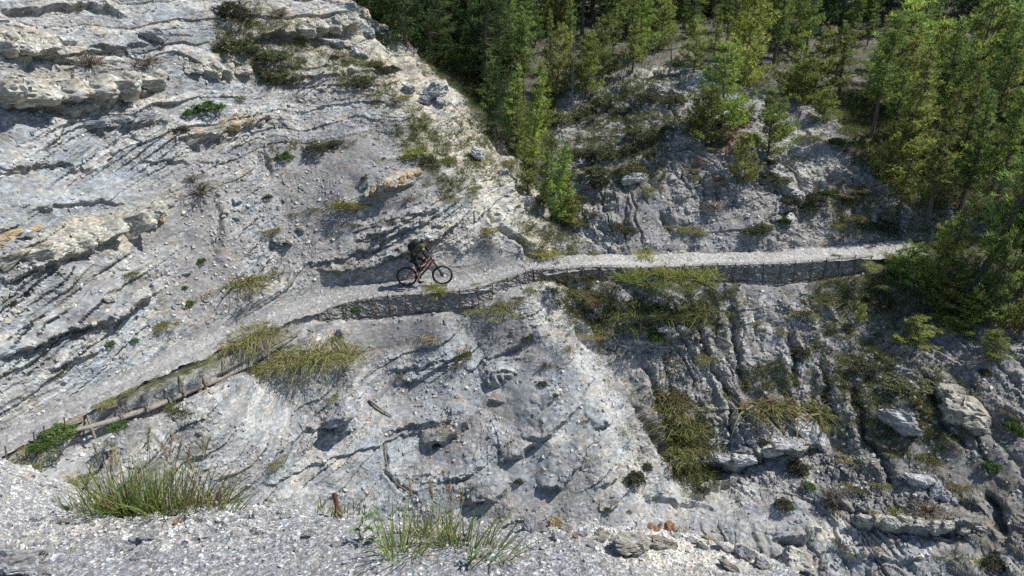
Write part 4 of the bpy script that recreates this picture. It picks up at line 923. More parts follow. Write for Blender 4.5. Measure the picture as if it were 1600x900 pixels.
# unit tufts are about 1 m wide; scaled to size
GM = {'olive': [grass_mesh(750, .54, .015, 1.4, 301 + i, Cg, 3, .55) for i in range(3)],
      'yellow': [grass_mesh(380, .66, .024, .95, 311 + i, Cy, 3, .25, (0, -.1, 0)) for i in range(2)],
      'dark': [grass_mesh(750, .48, .016, 1.5, 321 + i, Cd, 3, .45) for i in range(3)],
      'brown': [grass_mesh(750, .50, .015, 1.5, 331 + i, Cb, 3, .55) for i in range(3)],
      'dry': [grass_mesh(240, .60, .018, 1.4, 341 + i, Cs, 3, .4) for i in range(3)],
      'hang': [grass_mesh(1500, .80, .012, 1.5, 351 + i, Cg + Cy[:1] + Cd[:2] + Cs[:1], 4, .85, (.1, -.45, -.4), .42) for i in range(3)]}
def shrub_mesh(seed, n, cols_, flat=.55, bl=.09, w=.035, twig=24):
    global rng
    rng = np.random.RandomState(seed); rr = random.Random(seed)
    d = rng.normal(size=(n, 3)); d /= np.linalg.norm(d, axis=1)[:, None]; d[:, 2] = np.abs(d[:, 2])
    lob = 1 + .28 * np.sin(d[:, 0] * 5 + seed) * np.cos(d[:, 1] * 6 + seed * 2)
    r = rng.uniform(.45, 1, n) ** .5 * .5 * lob; cs = d * r[:, None]; cs[:, 2] *= flat * 1.6
    ax = d * .7 + np.array([0, 0, .6]); ax /= np.linalg.norm(ax, axis=1)[:, None]
    cc = np.array(cols_)[rng.randint(0, len(cols_), n)] * rng.uniform(.7, 1.3, (n, 1))
    V_, F_, c2 = needle_tufts(cs, ax, np.full(n, bl), 5, w, cc)
    fol = mesh_np('foliage', V_, F_.astype(np.int32), M_shrubl, False, c2)
    bm = bmesh.new()
    for k in range(twig):
        i = rr.randrange(n); e = Vector(cs[i] * 1.08); tube(bm, [Vector((0, 0, -.05)), e * .5 + Vector((rr.uniform(-.05, .05), rr.uniform(-.05, .05), .02)), e], [.016, .010, .004], 3, False)
    tw = bpy.data.meshes.new('twig'); bm.to_mesh(tw); bm.free(); tw.materials.append(M_twig)
    return fol, tw
SM = {'juniper': [shrub_mesh(401 + i, 520, [(.115, .135, .06), (.085, .105, .045), (.15, .155, .085)]) for i in range(3)],
      'green': [shrub_mesh(411 + i, 480, Cgreen, .6, .08, .05, 10) for i in range(2)],
      'darkshrub': [shrub_mesh(421 + i, 520, [(.055, .065, .035), (.075, .08, .045), (.10, .09, .06)]) for i in range(2)],
      'twiggy': [shrub_mesh(431 + i, 150, [(.16, .14, .11), (.12, .12, .08), (.20, .17, .13)], .6, .08, .02, 90) for i in range(2)],
      'orange': [shrub_mesh(441, 300, [(.30, .17, .05), (.12, .15, .05), (.14, .17, .06)], .7)]}
NM = {'olive': 'grass_tuft', 'yellow': 'grass_tuft', 'dark': 'grass_tuft', 'brown': 'grass_tussock', 'dry': 'dry_grass_tuft', 'hang': 'grass_tussock', 'juniper': 'shrub', 'green': 'leafy_plant', 'darkshrub': 'shrub', 'twiggy': 'twiggy_shrub', 'orange': 'shrub'}
def tuft(px, py, wpx, kind, label, hf=1.0, group=None, sink=.0, pos=None):
    p, n_ = ground(px, py) if pos is None else pos
    t_ = float(proj(p)[2]); s = wpx * t_ / FPX * 1.0
    k_t = int(np.argmin(np.hypot(TS[:, 0] - p[0], TS[:, 1] - p[1])))
    if np.hypot(TS[k_t, 0] - p[0], TS[k_t, 1] - p[1]) < TS[k_t, 3] + .25 and p[2] < TS[k_t, 2]: p = at_z(px, py, TS[k_t, 2] - .02)
    rz = random.uniform(0, 6.28) if kind not in ('hang', 'olive', 'dark', 'brown', 'dry') else random.uniform(-1.3, 1.3)
    loc = (float(p[0]), float(p[1]), float(p[2]) - sink * s); sc = (s, s, s * hf)
    if kind in GM:
        sc = tuple(1.28 * q for q in sc)
        o = put(NM[kind], random.choice(GM[kind]), None, label=label, category='grass tuft'); o.location = loc; o.rotation_euler = (0, 0, rz); o.scale = sc
    else:
        fol, tw = random.choice(SM[kind]); o = thing(NM[kind], label, 'plant' if kind == 'green' else 'shrub', loc, (0, 0, random.uniform(0, 6.28)), None, sc)
        put('foliage', fol, o); put('twig', tw, o)
    if group: o['group'] = group
    return o
TUFTS = [
 (362,26,52,'darkshrub',.9,'dark green shrub highest up, cut by the top edge'),(366,78,72,'juniper',.55,'olive spreading shrub under the dark green one at the top'),(140,100,52,'twiggy',.9,'grey-brown twiggy shrub on the upper cliff above the cream band'),
 (228,100,54,'twiggy',.5,'low grey matted shrub beside a small stone on the upper cliff'),(28,50,32,'dark',.5,'dark tuft in the upper left corner of the cliff'),(436,24,38,'twiggy',.7,'twiggy grey shrub right of the topmost dark shrub'),
 (418,90,60,'juniper',.4,'mossy shrub patch on rubble left of the cap rock'),(425,118,44,'juniper',.4,'lower mossy patch on the rubble under the cap rock'),(322,170,50,'green',.45,'bright green creeping plant on the middle of the cliff'),(297,178,24,'green',.5,'small green sprig beside the bright creeping plant'),
 (284,206,22,'darkshrub',.7,'small dark cushion left of the orange-stained stones'),(445,247,28,'green',.7,'green cushion on scree below the bedding ledge'),(427,247,20,'dark',.6,'dark tuft touching the green cushion'),
 (495,232,46,'darkshrub',.3,'long low dark mat along a ledge above the grey scree'),(525,222,30,'darkshrub',.3,'end piece of the dark mat on the ledge'),(312,300,66,'twiggy',.6,'sparse wiry shrub in the middle of the left rock face'),(300,280,40,'twiggy',.5,'small wiry shrub above the sparse wiry one'),
 (419,358,30,'olive',.8,'olive tuft above the little pile of yellow stones'),(384,432,82,'olive',.95,'largest round grass tussock, on the bank above the trail'),(200,425,28,'dark',.9,'lone dark tussock on the shaded left scree'),(41,374,16,'darkshrub',.8,'tiny dark cushion beside the orange stained rock'),
 (315,409,15,'green',.8,'tiny green plant left of the largest tussock'),(297,474,17,'green',.8,'little green plant above the left trail'),(289,450,11,'green',.7,'smallest green sprout above the left trail'),(252,505,38,'olive',.8,'olive tussock on top of a small eroded mound'),
 (170,538,20,'green',.6,'faint green tuft low on the left scree'),(208,532,15,'green',.6,'second faint green sprout low on the left scree'),(538,318,46,'yellow',.75,'yellow-green clump left of the orange ledge'),(560,320,34,'dark',.6,'darker tuft joined to the yellow-green clump'),
 (634,312,30,'twiggy',.5,'purplish dry shrub under the orange ledge'),(612,345,16,'twiggy',.4,'tiny dry sprig between the layered ledges'),(528,84,34,'dry',.5,'pale grass on the cap rock shelf'),(563,130,40,'juniper',.6,'grey juniper near the crest below the cap rock'),
 (597,112,40,'darkshrub',.5,'dark shrub on the crest of the ridge'),(612,110,26,'darkshrub',.7,'second dark shrub closer to the forest on the crest'),(585,100,30,'juniper',.5,'grey shrub highest on the ridge crest'),
 (645,235,40,'yellow',.7,'tall yellow-green grass on the ridge shoulder'),(630,245,30,'yellow',.6,'yellow-green grass at the near side of the ridge shoulder'),(668,252,26,'darkshrub',.7,'dark little bush beside the ridge shoulder grass'),
 (690,250,32,'olive',.5,'olive grass patch on the sunny flank'),(655,190,34,'olive',.5,'olive grass strip on the crest by the white boulder'),(625,150,34,'olive',.5,'olive grass on the upper crest'),(735,292,30,'olive',.5,'olive grass low on the sunny flank'),(704,308,28,'olive',.4,'faint grass in the middle of the sunny flank'),
 (757,358,34,'yellow',.5,'yellow-green patch beside the crack on the pale flank'),(762,378,22,'dry',.5,'straw-coloured tuft just below the flank crack patch'),(718,270,34,'dry',.4,'straw grass sprinkled on the sunny flank'),(745,250,34,'olive',.4,'olive mat near the edge of the sunny flank'),
 (730,300,24,'dry',.4,'small straw tuft by the fallen pale blocks'),(850,392,52,'yellow',.35,'yellow-green mat where the gully meets the trail'),(872,402,30,'yellow',.4,'bright mat at the inner bend of the trail'),(900,388,30,'dry',.4,'straw tuft beside the inner bend of the trail'),(925,395,26,'olive',.4,'olive tuft on the inner bank of the trail'),
 (686,455,32,'yellow',1.3,'yellow-green clump in front of the bicycle front wheel'),(745,446,14,'yellow',.7,'small tuft on the trail edge ahead of the cyclist'),(777,438,13,'yellow',.9,'tiny upright tuft farther ahead on the trail'),(770,478,52,'olive',.75,'bushy olive grass hanging over the near wall end'),
 (795,470,34,'olive',.8,'smaller olive grass beside the near wall end'),(826,452,17,'yellow',.9,'bright tuft under the bend posts'),(666,522,40,'dry',.6,'dry tuft below the middle of the near wall'),(680,528,24,'brown',.5,'brown shoot beside the dry tuft under the wall'),(555,487,16,'green',.8,'small green weed at the foot of the near wall'),
 (720,556,34,'orange',.9,'shrub turning orange on the spur below the wall'),(712,575,26,'twiggy',.6,'dry twigs under the orange-turning shrub'),(886,538,30,'dry',.7,'straw tuft on the crest of the lower spur'),(825,530,19,'darkshrub',.6,'small dark cushion on the pale lower spur'),(850,570,27,'twiggy',.6,'purplish twiggy cushion on the pale lower spur'),
 (700,662,40,'dry',.6,'dry tuft above the long diagonal ledge'),(866,618,11,'darkshrub',.8,'tiny dark dot of a plant on the spur face'),(975,670,36,'dry',.7,'straw tuft beside the gully on the spur'),(924,715,26,'dry',.6,'dry tuft under the small white ledge'),(990,750,34,'darkshrub',.9,'dark shrub at the foot of the spur'),
 (810,752,15,'darkshrub',.7,'tiny green cushion low on the spur'),(430,718,30,'brown',.5,'brown twigs caught on the diagonal ledge'),(470,745,20,'dry',.4,'reddish dry sprig low above the gravel edge'),
 (400,520,66,'hang',.8,'big drooping tussock hanging under the trail, left one'),(440,556,72,'hang',.8,'big drooping tussock hanging lowest beside the log end'),(495,532,88,'hang',.85,'widest drooping tussock under the trail, nearest the wall start'),(528,540,64,'hang',.6,'smaller drooping tussock right of the widest one'),
 (328,566,30,'olive',.4,'dark drooping grass over the clay bank above the log'),(285,580,28,'olive',.35,'drooping grass fringe at the middle of the log wall'),(243,598,28,'olive',.35,'drooping grass fringe over the leaning stakes'),(205,612,28,'olive',.35,'drooping fringe toward the lower log end'),(160,630,30,'olive',.4,'drooping grass tuft at the tall dark stake'),
 (38,722,66,'brown',.4,'olive-brown grass below the planks at the left edge'),(92,680,48,'green',.45,'dark green leafy creeper on the planks'),(62,700,34,'green',.45,'lower leafy creeper hanging from the planks'),(185,668,26,'green',.5,'small leafy weed under the lower log end'),(112,745,50,'olive',.35,'thin grass behind the gravel edge'),
 # right of centre, under the far wall
 (1055,440,60,'dark',.8,'dark tussock right under the middle of the far wall'),(985,430,50,'yellow',.5,'bright grass topping the dark thicket, left'),(1040,428,46,'yellow',.55,'bright grass topping the dark thicket, middle'),(1100,432,50,'yellow',.6,'bright grass topping the dark thicket, right'),
 (975,480,70,'dark',.8,'dark tussock at the lower left of the thicket'),(1015,470,76,'dark',.9,'dark tussock in the centre of the thicket'),(1060,485,76,'dark',.8,'dark tussock at the lower centre of the thicket'),(1105,475,60,'brown',.8,'brownish tussock at the right of the thicket'),(1005,505,60,'dark',.6,'lowest dark tussock of the thicket'),
 (945,465,50,'brown',.6,'brown tussock left of the thicket'),(910,450,50,'brown',.5,'brown tussock near the start of the far wall'),(885,440,40,'darkshrub',.5,'dark shrub at the start of the far wall'),(930,500,50,'brown',.5,'brownish grass in the gully head'),(905,485,36,'dry',.5,'dry grass between spur and gully head'),(920,520,30,'brown',.5,'small brown tuft in the gully'),
 (960,548,28,'dry',.5,'dry tuft beside the gully crack'),(1027,528,32,'green',.8,'green leafy bush on the pale ledge under the thicket'),(1050,560,16,'olive',.6,'small olive tuft below the leafy bush'),(1090,500,36,'brown',.6,'brown tuft on the ribbed slope beside the thicket'),(1105,550,44,'brown',.6,'sprawling brown tuft lower on the ribbed slope'),(1120,545,30,'dry',.5,'dry tuft beside the sprawling brown one'),
 (1035,612,56,'brown',.8,'brown tussock at the top of the long hanging thicket'),(1062,622,52,'brown',.8,'reddish-brown tussock second from top of the hanging thicket'),(1040,645,56,'olive',.8,'straw-tipped tussock in the upper part of the hanging thicket'),(1075,655,56,'dark',.8,'green tussock in the middle of the hanging thicket'),(1055,685,60,'olive',.8,'olive tussock in the middle of the hanging thicket, gully side'),
 (1090,690,50,'brown',.8,'brown tussock on the outer side of the hanging thicket'),(1072,718,60,'dark',.8,'dark green tussock low in the hanging thicket'),(1102,728,56,'dark',.8,'rounded dark tussock at the bottom of the hanging thicket'),(1205,612,92,'brown',.75,'round greyish-brown tussock alone on the ribbed slope'),
 (1255,485,38,'brown',.6,'brown tuft under the right part of the far wall'),(1330,465,56,'brown',.6,'brown tussock near the end of the far wall'),(1370,470,50,'darkshrub',.5,'dark low shrub at the end of the far wall'),(1380,430,50,'olive',.6,'green grass at the last post of the far wall'),(1360,415,30,'olive',.6,'grass tuft at the very end of the far wall'),
 (1250,552,30,'darkshrub',.7,'dark cushion right of the round tussock'),(1225,515,20,'brown',.6,'small brown tuft above the round tussock'),(1185,500,24,'brown',.5,'small brown tuft on the ribs under the wall'),
 (1009,402,38,'yellow',1.0,'bright yellow-green dome of grass on the far trail bank'),(1070,400,24,'olive',.6,'small tuft right of the bright dome on the bank'),(1088,358,30,'olive',.7,'olive clump on the bare slope above the far trail'),(1140,398,22,'olive',.6,'small tuft on the bank above the far wall middle'),(1152,400,24,'dry',.6,'dry little tuft on the bank'),(1225,348,22,'green',.8,'green cushion on a pale block on the bare slope'),
 (1396,402,24,'yellow',.7,'bright yellow tuft at the far trail end'),(1308,400,13,'yellow',.8,'tiny yellow tuft at the trail edge above the far wall'),(1290,305,18,'green',.9,'small green sprout on the bright slope'),(1017,218,42,'juniper',.75,'round grey-green juniper in the middle of the bare slope'),(940,242,54,'juniper',.5,'flat grey juniper left of the round one'),
 (985,268,44,'juniper',.5,'low juniper below the round one'),(1012,292,38,'olive',.6,'olive bush beside a pale stone on the bare slope'),(932,268,40,'juniper',.5,'low juniper at the left of the bare slope'),(905,240,40,'juniper',.5,'grey juniper next to the gully pines'),(950,160,50,'juniper',.6,'grey juniper under the forest front'),(915,180,56,'juniper',.5,'wide juniper under the bare grey dead tree'),
 (1010,155,40,'juniper',.6,'juniper below the bushy leafless tree'),(1050,158,40,'juniper',.6,'juniper near the rim left of the bright pine'),(870,190,50,'juniper',.6,'juniper behind the light slim pine'),(1055,100,26,'green',.7,'green bush at the rim by the leafless tree'),(880,275,34,'darkshrub',.6,'dark shrub by the lowest young pines'),(905,310,30,'juniper',.5,'small shrub on the gully side above the bend'),
 (895,345,34,'brown',.5,'brown tuft between young pines and trail'),(1270,215,40,'dry',.5,'dry shrub on the pale bright patch'),(1310,225,30,'green',.6,'green low bush at the pale patch edge'),(1345,300,34,'olive',.5,'olive tuft on the bright slope near the pines'),(1375,320,30,'olive',.5,'second olive tuft nearer the pines'),(1380,355,40,'darkshrub',.6,'dark shrub just above the trail end'),(1330,335,30,'brown',.5,'brown tuft above the trail end'),
 (1105,195,50,'darkshrub',.5,'dark low shrub under the large bright pine'),(775,215,40,'darkshrub',.5,'dark shrub outside the ridge edge'),(790,250,36,'brown',.5,'brown shrub outside the ridge edge, lower'),
 # lower right
 (1245,735,36,'darkshrub',.8,'dark drooping weed under the pale overhang'),(1265,760,20,'green',.6,'small green cushion below the pale overhang'),(1225,790,30,'darkshrub',.7,'dark cushion in the hollow under the overhang'),(1300,775,40,'twiggy',.7,'dead brown twigs left of the cream ledge'),(1300,790,34,'twiggy',.6,'dead brown roots by the cream ledge end'),
 (1440,710,46,'brown',.7,'brownish tuft in the middle of the dark right slope'),(1400,790,44,'olive',.6,'olive tuft on top of the cream ledge'),(1450,800,54,'twiggy',.6,'tangled dead shrub on top of the cream ledge'),(1375,755,26,'dark',.6,'dark tuft above the cream ledge'),(1330,715,34,'brown',.6,'brown tuft among the white chips'),(1290,655,36,'brown',.6,'brown tuft left of the white chips'),(1330,620,40,'brown',.5,'brown tuft high on the dark right slope'),
 (1295,610,26,'olive',.6,'small olive tuft right of the round tussock'),(1350,575,44,'darkshrub',.5,'dark shrub on the shaded slope under the wall end'),(1400,600,50,'juniper',.4,'grey mat above the big tan boulder'),(1460,602,60,'juniper',.3,'flat grey-green mat lying over the big tan boulder'),(1505,755,40,'olive',.6,'olive tuft right of the white block heap'),(1548,730,28,'green',.7,'green cushion on the dark right bank'),(1520,865,44,'olive',.5,'olive tuft near the bottom right corner'),
 (1560,880,40,'darkshrub',.5,'dark shrub in the bottom right corner'),(1490,870,34,'dry',.5,'dry tuft below the cream ledge'),(1585,670,34,'green',.8,'bright green sprig at the right edge'),(1570,640,30,'olive',.6,'olive tuft at the right edge'),(1395,690,24,'dry',.5,'dry tuft above the tan slab'),(1340,760,30,'dark',.5,'dark tuft among broken plates'),(1260,640,26,'olive',.5,'olive tuft beside a joint on the ribbed slope'),(1150,560,20,'dry',.5,'dry sprig in a joint of the ribbed slope'),
 (1000,700,20,'dry',.5,'tiny dry tuft beside the hanging thicket'),(1310,850,30,'twiggy',.5,'dry twigs near the bottom of the ravine'),
]
for a, b, wd_, kd, hf, lab in TUFTS:
    if 'hanging thicket' in lab or 'round greyish' in lab: wd_ *= 1.3; hf = 1.0
    tuft(a, b, wd_, kd, lab, hf)
# small tufts sprinkled over the slopes
sr = random.Random(77); k_ = 0
while k_ < 110:
    a, b = sr.uniform(20, 1585), sr.uniform(15, 880)
    if a < 700 and b > 700 or (a < 860 and sr.random() < .55) or b < float(np.interp(a, [0, 560, 840, 1150, 1420, 1600], [0, 0, 330, 150, 340, 480])): continue
    if abs(a - 660) < 70 and 340 < b < 470: continue
    p_, n_ = ground(a, b); dd = np.min(np.hypot(TS[:, 0] - p_[0], TS[:, 1] - p_[1]))
    if dd < .9: continue
    kd = sr.choice(['dry', 'brown', 'olive', 'dry', 'darkshrub', 'dark']); side_ = 'left cliff' if a < 860 else 'right slope'
    tuft(a, b, sr.uniform(11, 22), kd, {'dry': 'small straw tuft dotted on the ', 'brown': 'small brown tuft dotted on the ', 'olive': 'small olive tuft dotted on the ', 'dark': 'small dark tuft dotted on the ', 'darkshrub': 'small dark cushion dotted on the '}[kd] + side_, .6, 'small tufts dotted on the ' + side_); k_ += 1
jr = random.Random(91); k_ = 0
while k_ < 48:
    a, b = jr.uniform(880, 1410), jr.uniform(150, 375)
    if b < float(np.interp(a, [880, 1000, 1090, 1240, 1340, 1420], [150, 140, 130, 190, 240, 340])): continue
    kd = jr.choice(['juniper', 'brown', 'olive', 'juniper', 'darkshrub', 'twiggy'])
    tuft(a, b, jr.uniform(18, 40), kd, {'juniper': 'low grey-green juniper', 'brown': 'brownish grass tuft', 'olive': 'olive grass tuft', 'darkshrub': 'dark low cushion shrub', 'twiggy': 'leafless twiggy shrub'}[kd] + ' on the bare slope, ' + ('under the forest' if b < 220 else 'halfway up' if b < 300 else 'near the trail') + (', gully side' if a < 1050 else ', pine stand side' if a > 1250 else ''), .55, 'shrubs on the bare slope above the far trail'); k_ += 1
# ground cover nobody could count: sparse small sprigs over the turfy patches and the forest floor
def sprigs(name, label, n, wfield, size, cols_, seed, seg=1):
    global rng
    rng = np.random.RandomState(seed); w_ = wfield.ravel().astype(np.float64); w_[QY.ravel() > 1000] = 0; w_ /= w_.sum()
    ix = rng.choice(len(w_), n, p=w_); base = V[ix]; nn = NF[ix]; nb_ = 5
    c = np.repeat(base, nb_, 0) + rng.normal(size=(n * nb_, 3)) * .05 * [1, 1, .3]; d = np.repeat(nn, nb_, 0) * .6 + np.array([0, 0, .6]) + rng.normal(size=(n * nb_, 3)) * .6; d /= np.linalg.norm(d, axis=1)[:, None]
    cc = np.array(cols_)[np.repeat(rng.randint(0, len(cols_), n), nb_)] * rng.uniform(.7, 1.3, (n * nb_, 1))
    V_, F_, cc = blades(c, d, np.repeat(size * rng.uniform(.5, 1.3, n), nb_), np.full(n * nb_, .02), cc)
    put(name, mesh_np(name, V_, F_.astype(np.int32), M_grass, False, cc), kind='stuff', label=label, category='grass')
frame_ok = ((PXo > -60) & (PXo < 1660)).astype(np.float32)
sprigs('sparse_grass', 'sparse short grass growing over the rubble slopes', 26000, frame_ok * (turf * np.clip(.6 + n3, 0, 1) * (1 - forest) + .03 * np.clip(n2_, 0, 1) * rightbed) * (np.abs(D) > WD) + 1e-9, .16, Cg + Cb, 601)
sprigs('forest_undergrowth', 'low undergrowth on the forest floor', 22000, frame_ok * forest * (YY < 60) + 1e-9, .28, Cd + Cg[:2] + Cgreen[2:], 602)

# ---- the tall grasses on the near edge
def near_grass(pxs, label, n, ln, seed, wd=.0042, cols_=None, heads=0, lean=(0.15, 0)):
    n = int(n * 1.0)
    global rng
    p, n_ = ledge(*pxs); rng = np.random.RandomState(seed)
    a = rng.uniform(0, 6.28, n); r = np.sqrt(rng.uniform(0, 1, n)) * .085
    c = np.stack([np.cos(a) * r, np.sin(a) * r * .8, np.full(n, -.015)], 1)
    tilt = rng.uniform(.02, .52, n); a2 = a + rng.normal(size=n) * .5
    d = np.stack([np.cos(a2) * np.sin(tilt) + lean[0], np.sin(a2) * np.sin(tilt) + lean[1], np.cos(tilt)], 1); d /= np.linalg.norm(d, axis=1)[:, None]
    l = ln * rng.uniform(.4, 1.08, n); dr = np.stack([d[:, 0] * .35, d[:, 1] * .35, -.28 * rng.uniform(.1, 1.6, n) * np.sin(tilt * 1.5)], 1)
    nd = n // 3; tilt[:nd] = rng.uniform(.9, 1.5, nd); l[:nd] *= .55; dd_ = np.stack([np.cos(a2[:nd]) * np.sin(tilt[:nd]), np.sin(a2[:nd]) * np.sin(tilt[:nd]), np.cos(tilt[:nd])], 1); d[:nd] = dd_
    cols_ = cols_ or [(.16, .24, .05), (.21, .29, .07), (.27, .31, .10), (.12, .19, .04), (.40, .35, .18)]
    cc = np.array(cols_)[rng.randint(0, len(cols_), n)] * rng.uniform(.8, 1.2, (n, 1))
    cc[:nd] = np.array([.38, .32, .2]) * rng.uniform(.6, 1.2, (nd, 1))
    V_, F_, cc = blades(c, d, l, np.full(n, wd * 1.25) * rng.uniform(.6, 1.2, n), cc, dr, 5)
    t = thing('tall_grass_clump', label, 'grass clump', tuple(float(q) for q in p)); t.rotation_euler = (0, 0, 0)
    put('blades', mesh_np('blades', V_, F_.astype(np.int32), M_grass, False, cc), t)
    for k in range(heads):
        f = rng.uniform(-.22, .3); hl = ln * rng.uniform(1.0, 1.35); tip = np.array([f * hl * 1.1, rng.uniform(-.05, .25) * hl, hl])
        V1, F1_, c1_ = blades(np.zeros((1, 3)), (tip / np.linalg.norm(tip))[None], np.array([np.linalg.norm(tip)]), np.array([.006]), np.array([[.42, .37, .22]]), np.array([[.05, .02, -.05]]), 4)
        m = 60; s = rng.uniform(.72, 1.0, m); pp = tip[None] * s[:, None] + np.array([.05, .02, -.05]) * (np.linalg.norm(tip) * s * s)[:, None]
        dd = tip[None] / np.linalg.norm(tip) + rng.normal(size=(m, 3)) * .35; dd /= np.linalg.norm(dd, axis=1)[:, None]
        V2, F2_, c2_ = blades(pp, dd, np.full(m, .026), np.full(m, .006), np.array([[.46, .38, .24]]) * rng.uniform(.8, 1.2, (m, 1)))
        me = mesh_np('seed_head', np.concatenate([V1, V2]), F1_.tolist() + (F2_ + len(V1)).tolist(), M_grass, False, np.concatenate([c1_, c2_])); put('seed_head', me, t)
NG = [((140,800),'low bright clump at the near end of the long grass row',90,.20,1,(.0,.1)),((172,800),'tall clump with one feathery plume above the left gravel',150,.30,2,(.0,0)),((200,802),'dense green clump second from the plume in the long row',170,.32,1,(.05,0)),
      ((228,796),'dense green clump in the middle of the long grass row',170,.33,1,(.1,0)),((262,800),'clump with reddish base in the long grass row',170,.34,2,(.15,0)),((292,790),'leaning clump mixed with dry straw in the long row',130,.33,3,(.3,0)),((322,786),'straw-coloured leaning clump near the end of the long row',90,.28,2,(.4,0)),
      ((352,782),'thin last clump at the end of the long grass row',60,.2,0,(.4,0)),((622,866),'upright clump with a bare stalk at its foot, middle of the edge',90,.24,0,(.05,0)),((655,838),'thin clump behind the upright one with a pale plume',45,.22,1,(.05,0)),((688,842),'dense upright clump in the middle of the short row',90,.25,1,(.05,0)),
      ((722,846),'clump with seed heads beside the round reddish stone',70,.24,2,(.1,0)),((770,866),'leaning clump at the right end of the short row',70,.2,0,(.45,0)),((508,803),'low sparse grass beside the rusty bar',60,.10,0,(.1,0)),((540,808),'low sparse grass right behind the rusty bar',40,.10,0,(.1,0))]
for i, (q, lab, n, ln, hd, le) in enumerate(NG):
    near_grass(q, lab, n, ln, 700 + i, .005, [(.14, .17, .05), (.30, .26, .14), (.38, .33, .2), (.2, .2, .08)] if 'straw' in lab else None, hd, le)
# small broad-leaved plants on the gravel
def leafy(q, label, n, ln, seed, colr_=(.08, .14, .05)):
    p, n_ = ledge(*q); rr = random.Random(seed); t = thing('seedling', label, 'plant', tuple(float(v) for v in p)); bm = bmesh.new(); cl = []
    st = [Vector((0, 0, -.01)), Vector((rr.uniform(-.01, .01), 0, ln * .5)), Vector((rr.uniform(-.02, .02), 0, ln))]
    bs = bmesh.new(); tube(bs, st, [.003, .0022, .001], 5); bm_obj('stem', bs, M_twig, t)
    for k in range(n):
        f = k / n; a = k * 2.4; b0 = st[0].lerp(st[2], f * .95 + .05); L_ = ln * rr.uniform(.35, .6); w_ = L_ * .14
        d = Vector((math.cos(a), math.sin(a), .55)).normalized(); s = Vector((-d.y, d.x, 0)).normalized()
        bl = bmesh.new(); P_s = [b0, b0 + d * L_ * .4 + s * w_, b0 + d * L_ * .4 - s * w_, b0 + d * L_ * .4 - Vector((0, 0, w_ * .5)), b0 + d * L_ + Vector((0, 0, -L_ * .2))]
        v = [bl.verts.new(q_) for q_ in P_s]; bl.faces.new((v[0], v[1], v[3])); bl.faces.new((v[0], v[3], v[2])); bl.faces.new((v[1], v[4], v[3])); bl.faces.new((v[3], v[4], v[2]))
        bm_obj('leaf', bl, M_leafg, t)
M_leafg = plain('green_leaf', (.08, .14, .05), .5, 0, 40, .3, .1, .002)
leafy((566,846), 'upright seedling with pointed leaves on the gravel lip', 9, .13, 1); leafy((733,882), 'dark green seedling low on the gravel', 12, .09, 2); leafy((398,805), 'tiny sprout in the gravel', 6, .035, 3); leafy((592,838), 'seedling with reddish withered leaves at its side', 8, .09, 4)
